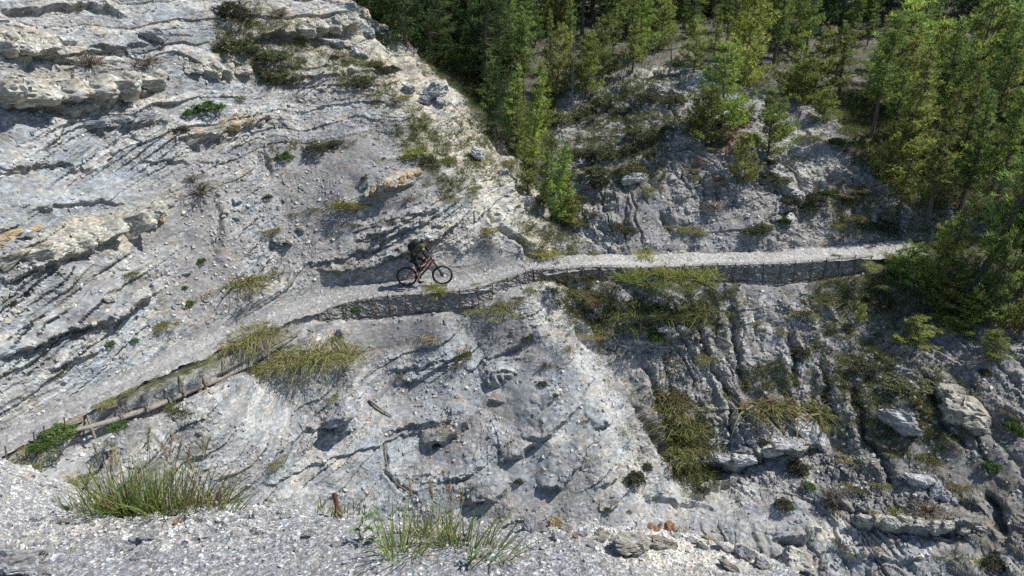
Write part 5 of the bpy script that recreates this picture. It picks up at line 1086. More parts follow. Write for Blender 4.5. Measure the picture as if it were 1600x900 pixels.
# ================================================================== THE CYCLIST
def rider():
    zr = float(np.interp(640, TSQ, TS[:, 2])); zf = float(np.interp(694, TSQ, TS[:, 2]))
    A = Vector(at_z(637.0, 447.0, zr + .0)); B = Vector(at_z(694.3, 444.5, zf + .0)); d = (B - A); yaw = math.atan2(d.y, d.x); pit = math.atan2(d.z, math.hypot(d.x, d.y))
    S = 1.0
    base = A; print('wheelbase seen', d.length)
    Mf = plain('dark_red_frame', (.14, .025, .035), .3, .2, 20, .1, .05, .002, .5); Mb = plain('black_metal', (.02, .02, .022), .45, .3, 30, .3, .1, .002); Mt = plain('dusty_tyre', (.045, .042, .04), .9, 0, 60, .4, .6, .004)
    Ms = plain('silver_metal', (.45, .45, .45), .35, .8, 30, .1, .05, .001); Mg = plain('grey_shell', (.6, .61, .63), .35, 0, 12, .1, .05, .002, .5)
    rot = (0, -pit, yaw)
    bk = thing('bicycle', 'dark red mountain bike with black wheels under the cyclist on the trail', 'bicycle', tuple(base), rot, None, 1.06)
    WB, r = 1.24, .365
    RW, FW, BB = Vector((0, 0, r)), Vector((WB, 0, r)), Vector((.44, 0, .34)); HT, HB = Vector((.905, 0, 1.02)), Vector((.945, 0, .91))
    ST = Vector((.30, 0, .80))
    bm = bmesh.new()
    tube(bm, [BB, BB.lerp(HB, .5) + Vector((.02, 0, -.02)), HB], [.036, .034, .036], 10); tube(bm, [BB + Vector((-.03, 0, .1)), HT - Vector((.02, 0, .02))], [.028, .026], 8) ; tube(bm, [BB, ST], [.024, .02], 8)
    tube(bm, [ST + Vector((.02, 0, -.08)), HT - Vector((.03, 0, .05))], [.024, .027], 8); tube(bm, [HB, HT], .031, 10)
    tube(bm, [BB + Vector((0, -.05, 0)), BB + Vector((0, .05, 0))], .038, 10); bm_obj('frame', bm, Mf, bk, True)
    bm = bmesh.new()
    for s in (-.06, .06):
        tube(bm, [BB + Vector((0, s * .6, .01)), RW + Vector((.1, s, .01)), RW + Vector((0, s * 1.1, 0))], [.018, .013, .016], 6)
        tube(bm, [ST + Vector((.03, s * .5, -.14)), RW + Vector((.06, s, .09)), RW + Vector((0, s * 1.1, 0))], [.015, .012, .014], 6)
    bm_obj('rear_triangle', bm, Mf, bk, True)
    bm = bmesh.new(); tube(bm, [BB + Vector((-.02, 0, .17)), Vector((.60, 0, .74))], [.024, .02], 8); bm_obj('shock_absorber', bm, Mb, bk, True)
    fk = bmesh.new(); ax = (FW - HB).normalized(); cr = HB + ax * .07
    tube(fk, [cr + Vector((0, -.075, 0)), cr + Vector((0, .075, 0))], .026, 8)
    for s in (-.065, .065): tube(fk, [cr + Vector((0, s, 0)), cr.lerp(FW, .45) + Vector((0, s, 0))], .018, 8); tube(fk, [cr.lerp(FW, .42) + Vector((0, s, 0)), FW + Vector((0, s, 0))], [.026, .022], 8)
    bm_obj('fork', fk, Mb, bk, True)
    for c0 in (RW, FW):
        wh = put('wheel', None, bk); wh.location = c0
        def ring(name, R0, rx, ry, mat, nm=44, ns=8, knob=0):
            bm = bmesh.new(); rows = []
            for i in range(nm):
                a = 2 * math.pi * i / nm; row = []
                for k in range(ns):
                    q = 2 * math.pi * k / ns; kk = knob if (math.cos(q) > .3 and i % 2) else 0
                    rr = R0 + rx * math.cos(q) + kk; row.append(bm.verts.new((rr * math.cos(a), ry * math.sin(q), rr * math.sin(a))))
                rows.append(row)
            for i in range(nm):
                for k in range(ns): bm.faces.new((rows[i][k], rows[(i + 1) % nm][k], rows[(i + 1) % nm][(k + 1) % ns], rows[i][(k + 1) % ns]))
            bm_obj(name, bm, mat, wh, False)
        ring('tyre', r - .028, .030, .031, Mt, 72, 8, .006); ring('rim', r - .062, .011, .016, Mb, 44, 6)
        bm = bmesh.new()
        for k in range(28): a = 2 * math.pi * k / 28; tube(bm, [Vector((.02 * math.cos(a + .9), .025 * (-1) ** k, .02 * math.sin(a + .9))), Vector(((r - .06) * math.cos(a), 0, (r - .06) * math.sin(a)))], .0016, 3, False)
        bm_obj('spoke', bm, Ms, wh, kind='stuff')
        bm = bmesh.new(); tube(bm, [Vector((0, -.06, 0)), Vector((0, .06, 0))], .022, 10); bm_obj('hub', bm, Mb, wh, True)
        bm = bmesh.new(); tube(bm, [Vector((0, .035, 0)), Vector((0, .038, 0))], .09, 20); bm_obj('brake_disc', bm, Ms, wh)
    bm = bmesh.new(); tube(bm, [RW + Vector((0, -.035, 0)), RW + Vector((0, -.05, 0))], [.085, .04], 18); bm_obj('cassette', bm, Ms, bk)
    bm = bmesh.new(); tube(bm, [BB + Vector((0, -.055, 0)), BB + Vector((0, -.062, 0))], .075, 22); bm_obj('chainring', bm, Mb, bk)
    bm = bmesh.new()
    tube(bm, [BB + Vector((0, -.058, .073)), RW + Vector((0, -.045, .06))], .006, 4); tube(bm, [BB + Vector((0, -.058, -.073)), RW + Vector((.03, -.045, -.13)), RW + Vector((0, -.045, -.05))], .006, 4); bm_obj('chain', bm, Ms, bk)
    pn = BB + Vector((.02, -.10, -.17)); pf = BB + Vector((-.02, .10, .17))
    for s, pp in ((-1, pn), (1, pf)):
        bm = bmesh.new(); tube(bm, [BB + Vector((0, s * .075, 0)), pp - Vector((0, s * .01, 0))], [.016, .012], 6); bm_obj('crank', bm, Mb, bk)
        bm = bmesh.new(); bmesh.ops.create_cube(bm, size=1, matrix=Matrix.Translation(pp + Vector((0, s * .06, 0))) @ Matrix.Diagonal((.1, .1, .018, 1))); bmesh.ops.bevel(bm, geom=bm.edges[:], offset=.006, segments=1); bm_obj('pedal', bm, Mb, bk)
    HBc = Vector((.90, 0, 1.09)); bm = bmesh.new()
    tube(bm, [HT, HT + Vector((-.01, 0, .05)), HBc], [.02, .02, .018], 8); bm_obj('stem', bm, Mb, bk)
    bm = bmesh.new(); tube(bm, [HBc + Vector((-.05, -.38, .03)), HBc + Vector((0, -.1, .0)), HBc + Vector((0, .1, 0)), HBc + Vector((-.05, .38, .03))], .013, 8); bm_obj('handlebar', bm, Mb, bk, True)
    for s in (-1, 1):
        bm = bmesh.new(); tube(bm, [HBc + Vector((-.05, s * .385, .03)), HBc + Vector((-.03, s * .26, .02))], .017, 8); bm_obj('grip', bm, Mb, bk, True)
        bm = bmesh.new(); tube(bm, [HBc + Vector((-.02, s * .22, .01)), HBc + Vector((.05, s * .25, -.01)), HBc + Vector((.03, s * .36, -.01))], .006, 5); bm_obj('brake_lever', bm, Mb, bk)
    bm = bmesh.new(); tube(bm, [ST, ST + Vector((-.04, 0, .10))], .015, 8); bm_obj('seatpost', bm, Mb, bk)
    bm = bmesh.new(); sc_ = ST + Vector((-.04, 0, .115)); rows = []
    for f, wdt, zz in ((-.14, .06, .015), (-.11, .075, .02), (-.03, .06, .005), (.06, .025, 0), (.13, .017, -.01)):
        rows.append([bm.verts.new(sc_ + Vector((f, wdt * math.cos(q), zz + .025 * math.sin(q)))) for q in [2 * math.pi * k / 10 for k in range(10)]])
    for a_, b_ in zip(rows, rows[1:]):
        for k in range(10): bm.faces.new((a_[k], a_[(k + 1) % 10], b_[(k + 1) % 10], b_[k]))
    bm.faces.new(rows[0][::-1]); bm.faces.new(rows[-1]); bm_obj('saddle', bm, Mb, bk, True)

    # ---- person: one skinned body, clothes over it
    Msk = plain('skin', (.34, .20, .145), .55, 0, 10, .12, .05, .003); Mgr = plain('green_jersey', (.06, .085, .035), .85, 0, 14, .25, .3, .01); Mbk = plain('black_cloth', (.016, .016, .018), .9, 0, 20, .3, .3, .01); Mpk = plain('black_pack_cloth', (.018, .02, .026), .8, 0, 24, .4, .3, .01)
    pr = thing('person', 'cyclist in green jersey, black shorts and pale helmet crouching over the bars', 'person', tuple(base), rot, None, 1.06)
    def skin(name, chains, mat, parent, sub=2):
        vs, es, rad, ix = [], [], [], {}
        for ch in chains:
            prev = None
            for p, r_ in ch:
                key = tuple(round(q, 4) for q in p)
                if key not in ix: ix[key] = len(vs); vs.append(p); rad.append(r_ if hasattr(r_, '__len__') else (r_, r_))
                if prev is not None and prev != ix[key]: es.append((prev, ix[key]))
                prev = ix[key]
        me = bpy.data.meshes.new(name); me.from_pydata(vs, es, []); o = put(name, me, None)
        m = o.modifiers.new('skin', 'SKIN'); m.use_smooth_shade = True
        for v, q in zip(me.skin_vertices[0].data, rad): v.radius = q
        me.skin_vertices[0].data[0].use_root = True
        m2 = o.modifiers.new('sub', 'SUBSURF'); m2.levels = sub; m2.render_levels = sub
        dg = bpy.context.evaluated_depsgraph_get(); dg.update(); nm = bpy.data.meshes.new_from_object(o.evaluated_get(dg)); nm.materials.clear(); nm.materials.append(mat); nm.name = name
        nm.polygons.foreach_set('use_smooth', np.ones(len(nm.polygons), bool))
        bpy.data.objects.remove(o); return put(name, nm, parent)
    hip, wst, ch, nk, hd = (.26, 0, 1.16), (.38, 0, 1.34), (.56, 0, 1.52), (.69, 0, 1.62), (.77, 0, 1.70)
    shN, shF = (.62, -.18, 1.55), (.62, .18, 1.55); elN, elF = (.70, -.36, 1.28), (.70, .36, 1.28); hnN, hnF = (.865, -.32, 1.135), (.865, .32, 1.135)
    hipN, hipF = (.27, -.11, 1.12), (.27, .11, 1.12); knN, knF = (.47, -.17, .77), (.66, .17, .93); anN, anF = (.41, -.17, .29), (.40, .17, .60)
    toN, toF = (.56, -.18, .215), (.54, .18, .545)
    body = [[(hip, (.15, .12)), (wst, (.135, .105)), (ch, (.16, .12)), (nk, .06), (hd, .062)],
            [(hip, .14), (hipN, .095), ((.37, -.145, .95), .07), (knN, .05), ((.45, -.17, .58), .058), (anN, .034), (toN, .016)], [(hip, .14), (hipF, .095), ((.46, .145, 1.03), .07), (knF, .05), ((.55, .17, .78), .056), (anF, .034), (toF, .016)],
            [(ch, .16), (shN, .062), (elN, .044), (hnN, .03)], [(ch, .16), (shF, .062), (elF, .044), (hnF, .03)]]
    skin('body', body, Msk, pr)
    g = lambda L, k: [[(p, tuple(q * k + .012 for q in (r_ if hasattr(r_, '__len__') else (r_, r_)))) for p, r_ in c_] for c_ in L]
    skin('jersey', g([[(hip, (.165, .135)), (wst, (.155, .125)), (ch, (.18, .14)), ((.665, 0, 1.61), .085)], [(ch, .17), (shN, .078), ((.655, -.26, 1.43), .062)], [(ch, .17), (shF, .078), ((.655, .26, 1.43), .062)]], 1.08), Mgr, pr)
    skin('sleeve', g([[((.65, -.25, 1.45), .048), (elN, .044), ((.84, -.325, 1.165), .032)]], 1.1), Mbk, pr); skin('sleeve', g([[((.65, .25, 1.45), .048), (elF, .044), ((.84, .325, 1.165), .032)]], 1.1), Mbk, pr)
    skin('shorts', g([[(hip, (.175, .145)), (hipN, .112), ((.37, -.145, .95), .10), ((.45, -.165, .80), .084)], [(hip, (.175, .145)), (hipF, .112), ((.46, .145, 1.03), .10), ((.62, .165, .95), .084)], [(hip, (.175, .145)), ((.33, 0, 1.26), (.15, .12))]], 1.08), Mbk, pr)
    skin('knee_pad', g([[((.455, -.168, .84), .07), (knN, .066), ((.465, -.17, .60), .056)]], 1.1), Mbk, pr); skin('knee_pad', g([[((.62, .166, .95), .082), (knF, .078), ((.58, .17, .80), .056)]], 1.1), Mbk, pr)
    for an, to in ((anN, toN), (anF, toF)):
        a_, t_ = Vector(an), Vector(to); he = a_ + Vector((-.07, 0, -.06)); skin('shoe', [[(tuple(a_ + Vector((-.01, 0, .01))), .046), (tuple(a_ + Vector((-.01, 0, -.05))), .05), (tuple(t_ + Vector((-.05, 0, 0))), (.05, .036)), (tuple(t_ + Vector((.05, 0, -.005))), (.044, .026))], [(tuple(a_ + Vector((-.01, 0, -.05))), .05), (tuple(he), .042)]], Mbk, pr)
        skin('sock', [[(tuple(a_ + Vector((0, 0, .10))), .044), (tuple(a_), .045)]], plain('sock', (.2, .2, .21), .9), pr)
    for s, hn in ((-1, hnN), (1, hnF)):      # gloved hands: palm, four fingers curled round the grip, thumb from the side
        h = Vector(hn); pc = h + Vector((.02, 0, -.005)); fing = [[(tuple(h), .026), (tuple(pc), (.03, .02))]]
        for k in range(4):
            o_ = (-.036 + .024 * k); L_ = (.9, 1.0, .95, .78)[k]; b0 = pc + Vector((.018, o_, .012))
            fing.append([(tuple(pc), (.03, .02)), (tuple(b0), .0105), (tuple(b0 + Vector((.030 * L_, 0, -.008))), .0098), (tuple(b0 + Vector((.030 * L_, 0, -.034))), .0092), (tuple(b0 + Vector((.008, 0, -.045 * L_))), .0082)])
        fing.append([(tuple(h), .026), (tuple(h + Vector((.0, -s * .035, -.01))), .012), (tuple(h + Vector((.012, -s * .052, -.026))), .0105), (tuple(h + Vector((.028, -s * .056, -.036))), .009)])
        skin('glove', fing, Mbk, pr, 1)
    # head with a face, tilted down the trail
    hq = thing('tmp', 'x', 'x'); bpy.data.objects.remove(hq)
    head = put('head', None, pr); head.location = (.82, 0, 1.78); head.rotation_euler = (0, R(22), 0)
    bm = bmesh.new(); bmesh.ops.create_uvsphere(bm, u_segments=32, v_segments=24, radius=1)
    for v in bm.verts:
        x_, y_, z_ = v.co; v.co = Vector((x_ * .098, y_ * .076, z_ * .118))
        c_ = v.co
        if c_.x > 0 and c_.z < -.02: c_.y *= 1 - .9 * min(.4, (-.02 - c_.z) * 3)          # jaw
        if c_.x > .05:
            c_.x += .024 * math.exp(-((c_.y / .013) ** 2) - ((c_.z + .022) / .026) ** 2)      # nose
            c_.x += .008 * math.exp(-((c_.y / .022) ** 2) - ((c_.z + .060) / .010) ** 2)      # lips
            c_.x += .010 * math.exp(-((c_.y / .025) ** 2) - ((c_.z + .092) / .016) ** 2)      # chin
            for s in (-1, 1): c_.x -= .010 * math.exp(-(((c_.y - s * .032) / .016) ** 2) - ((c_.z - .006) / .014) ** 2)
        for s in (-1, 1): c_.y += s * .016 * math.exp(-((c_.x + .01) / .018) ** 2 - ((c_.z + .008) / .030) ** 2) * (1 if s * c_.y > .05 else 0)   # ears
    bm_obj('face', bm, Msk, head, True)
    for s in (-1, 1):
        bm = bmesh.new(); bmesh.ops.create_uvsphere(bm, u_segments=10, v_segments=8, radius=.012, matrix=Matrix.Translation((.080, s * .031, .006))); bm_obj('eye', bm, Mb, head, True)
    bm = bmesh.new(); tube(bm, [Vector((.0925, -.022, -.062)), Vector((.099, 0, -.060)), Vector((.0925, .022, -.062))], .004, 5); bm_obj('mouth', bm, plain('lips', (.25, .09, .08), .5), head, True)
    hm = put('helmet', None, pr); hm.location = (.815, 0, 1.80); hm.rotation_euler = (0, R(24), 0)
    bm = bmesh.new(); bmesh.ops.create_uvsphere(bm, u_segments=36, v_segments=20, radius=1)
    bmesh.ops.delete(bm, geom=[v for v in bm.verts if v.co.z < -.12 - .35 * (v.co.x < -.1)], context='VERTS')
    for v in bm.verts:
        a = math.atan2(v.co.y, v.co.x); rib = .006 * (math.sin(v.co.y * 16) > .35) * (v.co.z > .2) * (abs(v.co.x) < .8)
        v.co = Vector((v.co.x * (.142 - rib), v.co.y * (.112 - rib), v.co.z * (.132 - rib) + .005))
    bmesh.ops.solidify(bm, geom=bm.faces[:], thickness=.012); bm_obj('shell', bm, Mg, hm, True)
    for s in (-.045, 0, .045):
        bm = bmesh.new(); tube(bm, [Vector((.10, s, .095)), Vector((.02, s * 1.25, .138)), Vector((-.08, s * 1.1, .11))], [.005, .009, .005], 6); bm_obj('vent', bm, Mb, hm)
    bm = bmesh.new(); n_ = 12; rows = [[bm.verts.new((.105 + .075 * k * math.cos(a) , .085 * math.sin(a) * 1.1, .050 + .010 * k)) for a in np.linspace(-1.2, 1.2, n_)] for k in (0, 1)]
    for k in range(n_ - 1): bm.faces.new((rows[0][k], rows[0][k + 1], rows[1][k + 1], rows[1][k]))
    bmesh.ops.solidify(bm, geom=bm.faces[:], thickness=.006); bm_obj('visor', bm, Mg, hm)
    bm = bmesh.new(); tube(bm, [Vector((-.01, -.088, -.01)), Vector((.02, -.06, -.10)), Vector((.035, 0, -.135)), Vector((.02, .06, -.10)), Vector((-.01, .088, -.01))], .005, 4); bm_obj('chin_strap', bm, Mb, hm)
    # backpack
    bp = thing('backpack', 'black bulging backpack worn on the cyclist\'s back', 'backpack', tuple(base), rot, None, 1.06)
    ax = (Vector(ch) - Vector(hip)).normalized(); up_ = Vector((-ax.z, 0, ax.x)); Mx = Matrix((ax, Vector((0, 1, 0)), up_)).transposed().to_4x4(); Mx.translation = Vector((.40, 0, 1.45)) + up_ * .115
    bm = bmesh.new(); bmesh.ops.create_uvsphere(bm, u_segments=20, v_segments=14, radius=1)
    for v in bm.verts:
        s = lambda q, p_: math.copysign(abs(q) ** p_, q); v.co = Vector((s(v.co.x, .7) * .25, s(v.co.y, .6) * .15, s(v.co.z, .75) * .125))
    bmesh.ops.transform(bm, matrix=Mx, verts=bm.verts); bm_obj('bag', bm, Mpk, bp, True)
    bm = bmesh.new(); bmesh.ops.create_uvsphere(bm, u_segments=16, v_segments=10, radius=1); M2_ = Mx @ Matrix.Translation((-.04, 0, .105)) @ Matrix.Diagonal((.15, .11, .055, 1)); bmesh.ops.transform(bm, matrix=M2_, verts=bm.verts); bm_obj('front_pocket', bm, Mpk, bp, True)
    for s in (-1, 1):
        bm = bmesh.new(); tube(bm, [Vector((.54, s * .10, 1.67)), Vector((.66, s * .125, 1.625)), Vector((.66, s * .14, 1.50)), Vector((.52, s * .165, 1.36)), Vector((.40, s * .15, 1.33))], [.018, .02, .02, .016, .01], 6); bm_obj('strap', bm, Mpk, bp, True)
    bm = bmesh.new()
    for q in (-.12, 0, .12): tube(bm, [Mx @ Vector((q, -.155, .02)), Mx @ Vector((q, -.12, .115)), Mx @ Vector((q, .12, .115)), Mx @ Vector((q, .155, .02))], .007, 4)
    bm_obj('webbing', bm, Mb, bp)
rider()
# ================================================================== STONES
def rock_mesh(seed, sub=3, planes=14, rough_=.05, mat=None, tone=None, flat=1.0):
    """an angular block: a box-like body with broken corners and stepped faces"""
    rr = np.random.RandomState(seed); bm = bmesh.new(); bmesh.ops.create_icosphere(bm, subdivisions=4, radius=1.0)
    P = np.array([tuple(v.co) for v in bm.verts]); q = 7.0
    P = P / ((np.abs(P) ** q).sum(1) ** (1 / q))[:, None]
    P[:, 0] += P[:, 1] * rr.uniform(-.35, .35); P[:, 1] += P[:, 2] * rr.uniform(-.2, .2)
    for k in range(planes):
        n = rr.normal(size=3); n /= np.linalg.norm(n); dd = rr.uniform(.68, 1.12); s = P @ n; m = s > dd; P[m] -= np.outer(s[m] - dd, n)
    P /= np.abs(P).max(axis=0); x_, y_, z_ = [P[:, k].astype(np.float32) for k in range(3)]
    F1, F2, I = worley(x_ * 1.4 + seed, y_ * 2.2, z_ * 1.6, seed); G1, G2, J = worley(x_ * 3.5 + seed, y_ * 6, z_ * 3.5, seed + 9)
    P *= (1 + .20 * (I - .6) * sstep(0, .06, F2 - F1) - .11 * (F2 - F1 < .06) + .10 * (J - .5) + .03 * vn(x_ * 8, y_ * 8, z_ * 8, seed + 5))[:, None]
    for v, p in zip(bm.verts, P): v.co = p * .5
    me = bpy.data.meshes.new('rock'); bm.to_mesh(me); bm.free(); me.materials.append(mat); me.polygons.foreach_set('use_smooth', np.zeros(len(me.polygons), bool)); return me
def rmat(nm, c_, **k): return rock_material(nm, 1.0, chips=k.get('chips', 7), bump=.8, contrast=(.65, 1.25), vcol=False, base=c_, tint=.6, dist=k.get('dist', .03))
M_cream, M_white, M_greyr, M_tan, M_oran = rmat('cream_limestone', (.40, .38, .325)), rmat('pale_limestone', (.40, .40, .39)), rmat('grey_stone', (.29, .295, .30)), rmat('tan_sandstone', (.32, .30, .25)), rmat('rust_stained_stone', (.47, .35, .21))
M_red = rmat('reddish_stone', (.42, .23, .15))
MAT = {'cream': M_cream, 'white': M_white, 'grey': M_greyr, 'tan': M_tan, 'orange': M_oran, 'red': M_red}
RK = {k: [rock_mesh(900 + 10 * i + j, 3, 16, .05, m) for j in range(5)] for i, (k, m) in enumerate(MAT.items())}
def frame_on(n, ang):
    """axes: x along the face (turned by ang, the image's sense), z out of the face"""
    z_ = Vector(n).normalized(); x_ = Vector((0, 0, 1)).cross(z_) * -1 if abs(z_.z) < .95 else Vector((1, 0, 0)); x_ = (-x_ if x_.x < 0 else x_).normalized(); y_ = z_.cross(x_)
    return (Matrix((x_, y_, z_)).transposed() @ Matrix.Rotation(-R(ang), 3, 'Z'))
def rock_at(px, py, w, h, tone, ang=0, depth=.7, sink=.22, parent=None, name='block', fn=ground, hw=1.0, **kw):
    p, n_ = fn(px, py); t_ = float(proj(p)[2]); W_, H_ = w * t_ / FPX, h * t_ / FPX; D_ = depth * min(W_, H_ * 1.6)
    M_ = frame_on(n_ * .5 + np.array([0, -.7, .45]), ang + random.uniform(-5, 5)); o = put(name, random.choice(RK[tone]), parent, **kw)
    q = Vector(p) + (M_ @ Vector((0, 0, 1))) * D_ * (.5 - sink)
    if parent is not None: q = q - parent.location
    o.matrix_local = Matrix.Translation(q) @ M_.to_4x4() @ Matrix.Diagonal((W_ * 1.12, H_ * 1.12, D_, 1)); return o
def outcrop(name, label, cat, blocks, tone, ang=0, depth=.9, sink=.25):
    sink = sink + .10; depth = depth * .8
    p, _ = ground(blocks[0][0], blocks[0][1]); t = thing(name, label, cat, tuple(float(q) for q in p)); t['kind'] = 'thing'
    for b in blocks:
        rock_at(b[0], b[1], b[2], b[3], b[4] if len(b) > 4 else tone, b[5] if len(b) > 5 else ang, depth, sink, t)
    return t
outcrop('rock_band', 'thick cream limestone band running across the upper left cliff', 'rock outcrop', [(12,145,70,36),(60,150,60,38),(105,150,60,40),(150,145,62,42),(195,138,56,34),(236,128,46,26)], 'cream', -6, 1.0, .3)
outcrop('rock_band', 'row of cracked cream blocks near the top left corner', 'rock outcrop', [(15,72,44,32),(46,74,36,34),(76,74,32,28),(100,66,28,18,'white')], 'cream', -3)
outcrop('rock_band', 'short cream ledge of blocks on rubble above the green creeper', 'rock outcrop', [(300,108,30,18),(330,112,36,24),(352,112,30,24),(378,112,28,18)], 'cream', 6)
outcrop('rock_band', 'cream cap rock at the crest beside the forest', 'rock outcrop', [(478,48,30,18),(500,42,26,22),(520,38,30,26),(545,34,34,24),(566,44,26,20,'white'),(576,52,18,14,'grey')], 'cream', -8)
outcrop('rock_band', 'pale crumbly shelf under the cap rock', 'rock outcrop', [(520,66,44,12,'white'),(548,72,36,16),(560,84,28,14,'white')], 'cream', 16)
outcrop('rock_band', 'slanting grey-cream slab band on the left rock face', 'rock outcrop', [(140,368,40,26),(172,362,50,34),(210,346,56,36),(245,330,44,28)], 'cream', -22, .6, .3)
outcrop('rock_band', 'broken cream ledge with a dark underside at the left edge', 'rock outcrop', [(20,405,56,24,'tan'),(62,396,50,22),(100,388,44,24),(130,382,34,18)], 'cream', -20, .9, .3)
outcrop('rock_band', 'orange-stained slabs at the left edge of the cliff', 'rock outcrop', [(8,372,30,16),(26,362,22,10),(54,356,20,10)], 'orange', -20, .5, .3)
outcrop('rock_band', 'row of orange and white blocks above the layered ledges', 'rock outcrop', [(572,300,9,14,'cream',25),(583,297,9,14,'orange',25),(594,294,10,14,'white',25),(604,291,9,14,'orange',25),(616,286,12,13,'cream',25),(628,281,12,13,'orange',0),(641,275,13,12,'orange',0),(653,270,12,10,'orange',0)], 'orange', 0, .9, .3)
outcrop('rock_band', 'grey lens-shaped rock with orange-stained end pieces in the mid cliff', 'rock outcrop', [(305,214,50,16,'tan',-14),(335,204,34,14,'tan',-18),(345,194,18,9,'orange'),(362,198,26,12,'orange'),(386,191,20,12,'orange'),(405,192,18,9,'cream'),(425,190,18,8,'cream')], 'tan', -12, .6, .3)
outcrop('rock_band', 'pale flat lens of shale above the middle of the cliff', 'rock outcrop', [(145,190,50,16,'grey'),(185,186,50,16,'grey'),(220,182,40,14,'grey')], 'grey', -2, .5, .35)
outcrop('rock_band', 'cream ledge with dark hollow under it on the lower right slope', 'rock outcrop', [(1352,808,24,14),(1370,812,22,16),(1392,816,26,20),(1415,814,26,20),(1438,818,24,18),(1460,822,24,20),(1484,824,24,16),(1508,824,22,14),(1530,824,16,9)], 'cream', 3, .8, .3)
outcrop('rock_band', 'pale cracked overhang of rock above a shadowed hollow', 'rock outcrop', [(1262,672,50,40,'white',20),(1228,694,44,18,'white',-6),(1205,704,30,14,'white',-8),(1285,690,24,26,'white',40),(1160,716,40,18,'white',0),(1128,718,34,12,'white',6)], 'white', 0, .8, .3)
outcrop('boulder', 'big tan cracked boulder casting a dark shadow on the right slope', 'boulder', [(1500,645,66,52,'tan',35),(1478,618,44,34,'tan',20),(1525,665,40,36,'tan',45)], 'tan', 30, .9, .15)
outcrop('rock_band', 'heap of fractured white blocks on the right slope', 'rock outcrop', [(1436,752,42,22,'white'),(1462,766,16,26,'white',20),(1478,776,14,18,'white',10),(1492,782,12,18,'white'),(1452,748,20,14,'grey')], 'white', 10)
outcrop('rock_outcrop', 'layered grey block jutting out with a dark cleft under it', 'rock outcrop', [(532,640,56,26,'grey',-22),(526,655,50,14,'white',-22),(540,668,30,22,'grey',-30)], 'grey', -20, 1.6, .1)
outcrop('rock_outcrop', 'pale ledge of broken plates under the dark thicket', 'rock outcrop', [(1015,522,26,10,'white',-10),(1042,516,30,10,'white',-8),(1066,512,22,10,'white',10),(1000,534,20,8,'white',-10)], 'white', -5)
ROCKS = [
 (676,146,36,24,'white',-8,'white boulder perched on the ridge crest'),(660,158,22,14,'grey',10,'grey block just below the white crest boulder'),(690,160,18,12,'white',0,'small white block right of the crest boulder'),(744,242,20,14,'white',35,'pale block lying at the forest edge of the ridge'),
 (986,283,32,15,'white',-15,'pale flat block on the bare slope below the junipers'),(1232,345,16,20,'white',40,'upright pale block in the middle of the bare slope'),(448,374,22,14,'cream',20,'yellowish stone under the olive tuft'),(432,376,20,12,'grey',30,'grey slab leaning on the yellowish stone'),(470,358,14,10,'cream',0,'small pale stone right of the yellowish stone'),
 (373,314,14,10,'white',0,'white stone on the scree above the largest tussock'),(353,330,12,9,'cream',0,'cream stone on the scree left of the white one'),(372,340,13,10,'white',0,'second white stone lower on the scree'),(294,424,18,6,'white',-8,'thin white plate lying on the scree left of the largest tussock'),(253,344,10,10,'orange',0,'orange stone at the end of the slanting slab band'),
 (175,466,16,12,'cream',-20,'cream stone on the blue-grey left ledge'),(245,60,36,18,'grey',10,'dark flat stone between the twiggy shrubs on the upper cliff'),(1235,868,46,34,'cream',20,'large pale boulder at the ravine bottom'),(1120,655,10,7,'white',20,'bright white stone on the ribbed slope'),(545,316,12,12,'white',0,'white stone at the foot of the yellow-green clump'),
 (1172,690,12,8,'white',0,'pale stone above the overhang'),(1400,660,60,30,'grey',30,'grey slab of layered rock beside the tan boulder'),(135,682,16,9,'white',-10,'white stone under the tall dark stake'),(100,694,26,12,'white',-30,'flat pale slab below the planks'),(640,140,20,12,'white',20,'pale stone on the crest left of the white boulder'),
]
for a, b, w_, h_, tn, an, lab in ROCKS: rock_at(a, b, w_, h_, tn, an, .8, .15, None, 'boulder' if w_ > 18 else 'stone', ground, label=lab, category='rock', kind='thing')
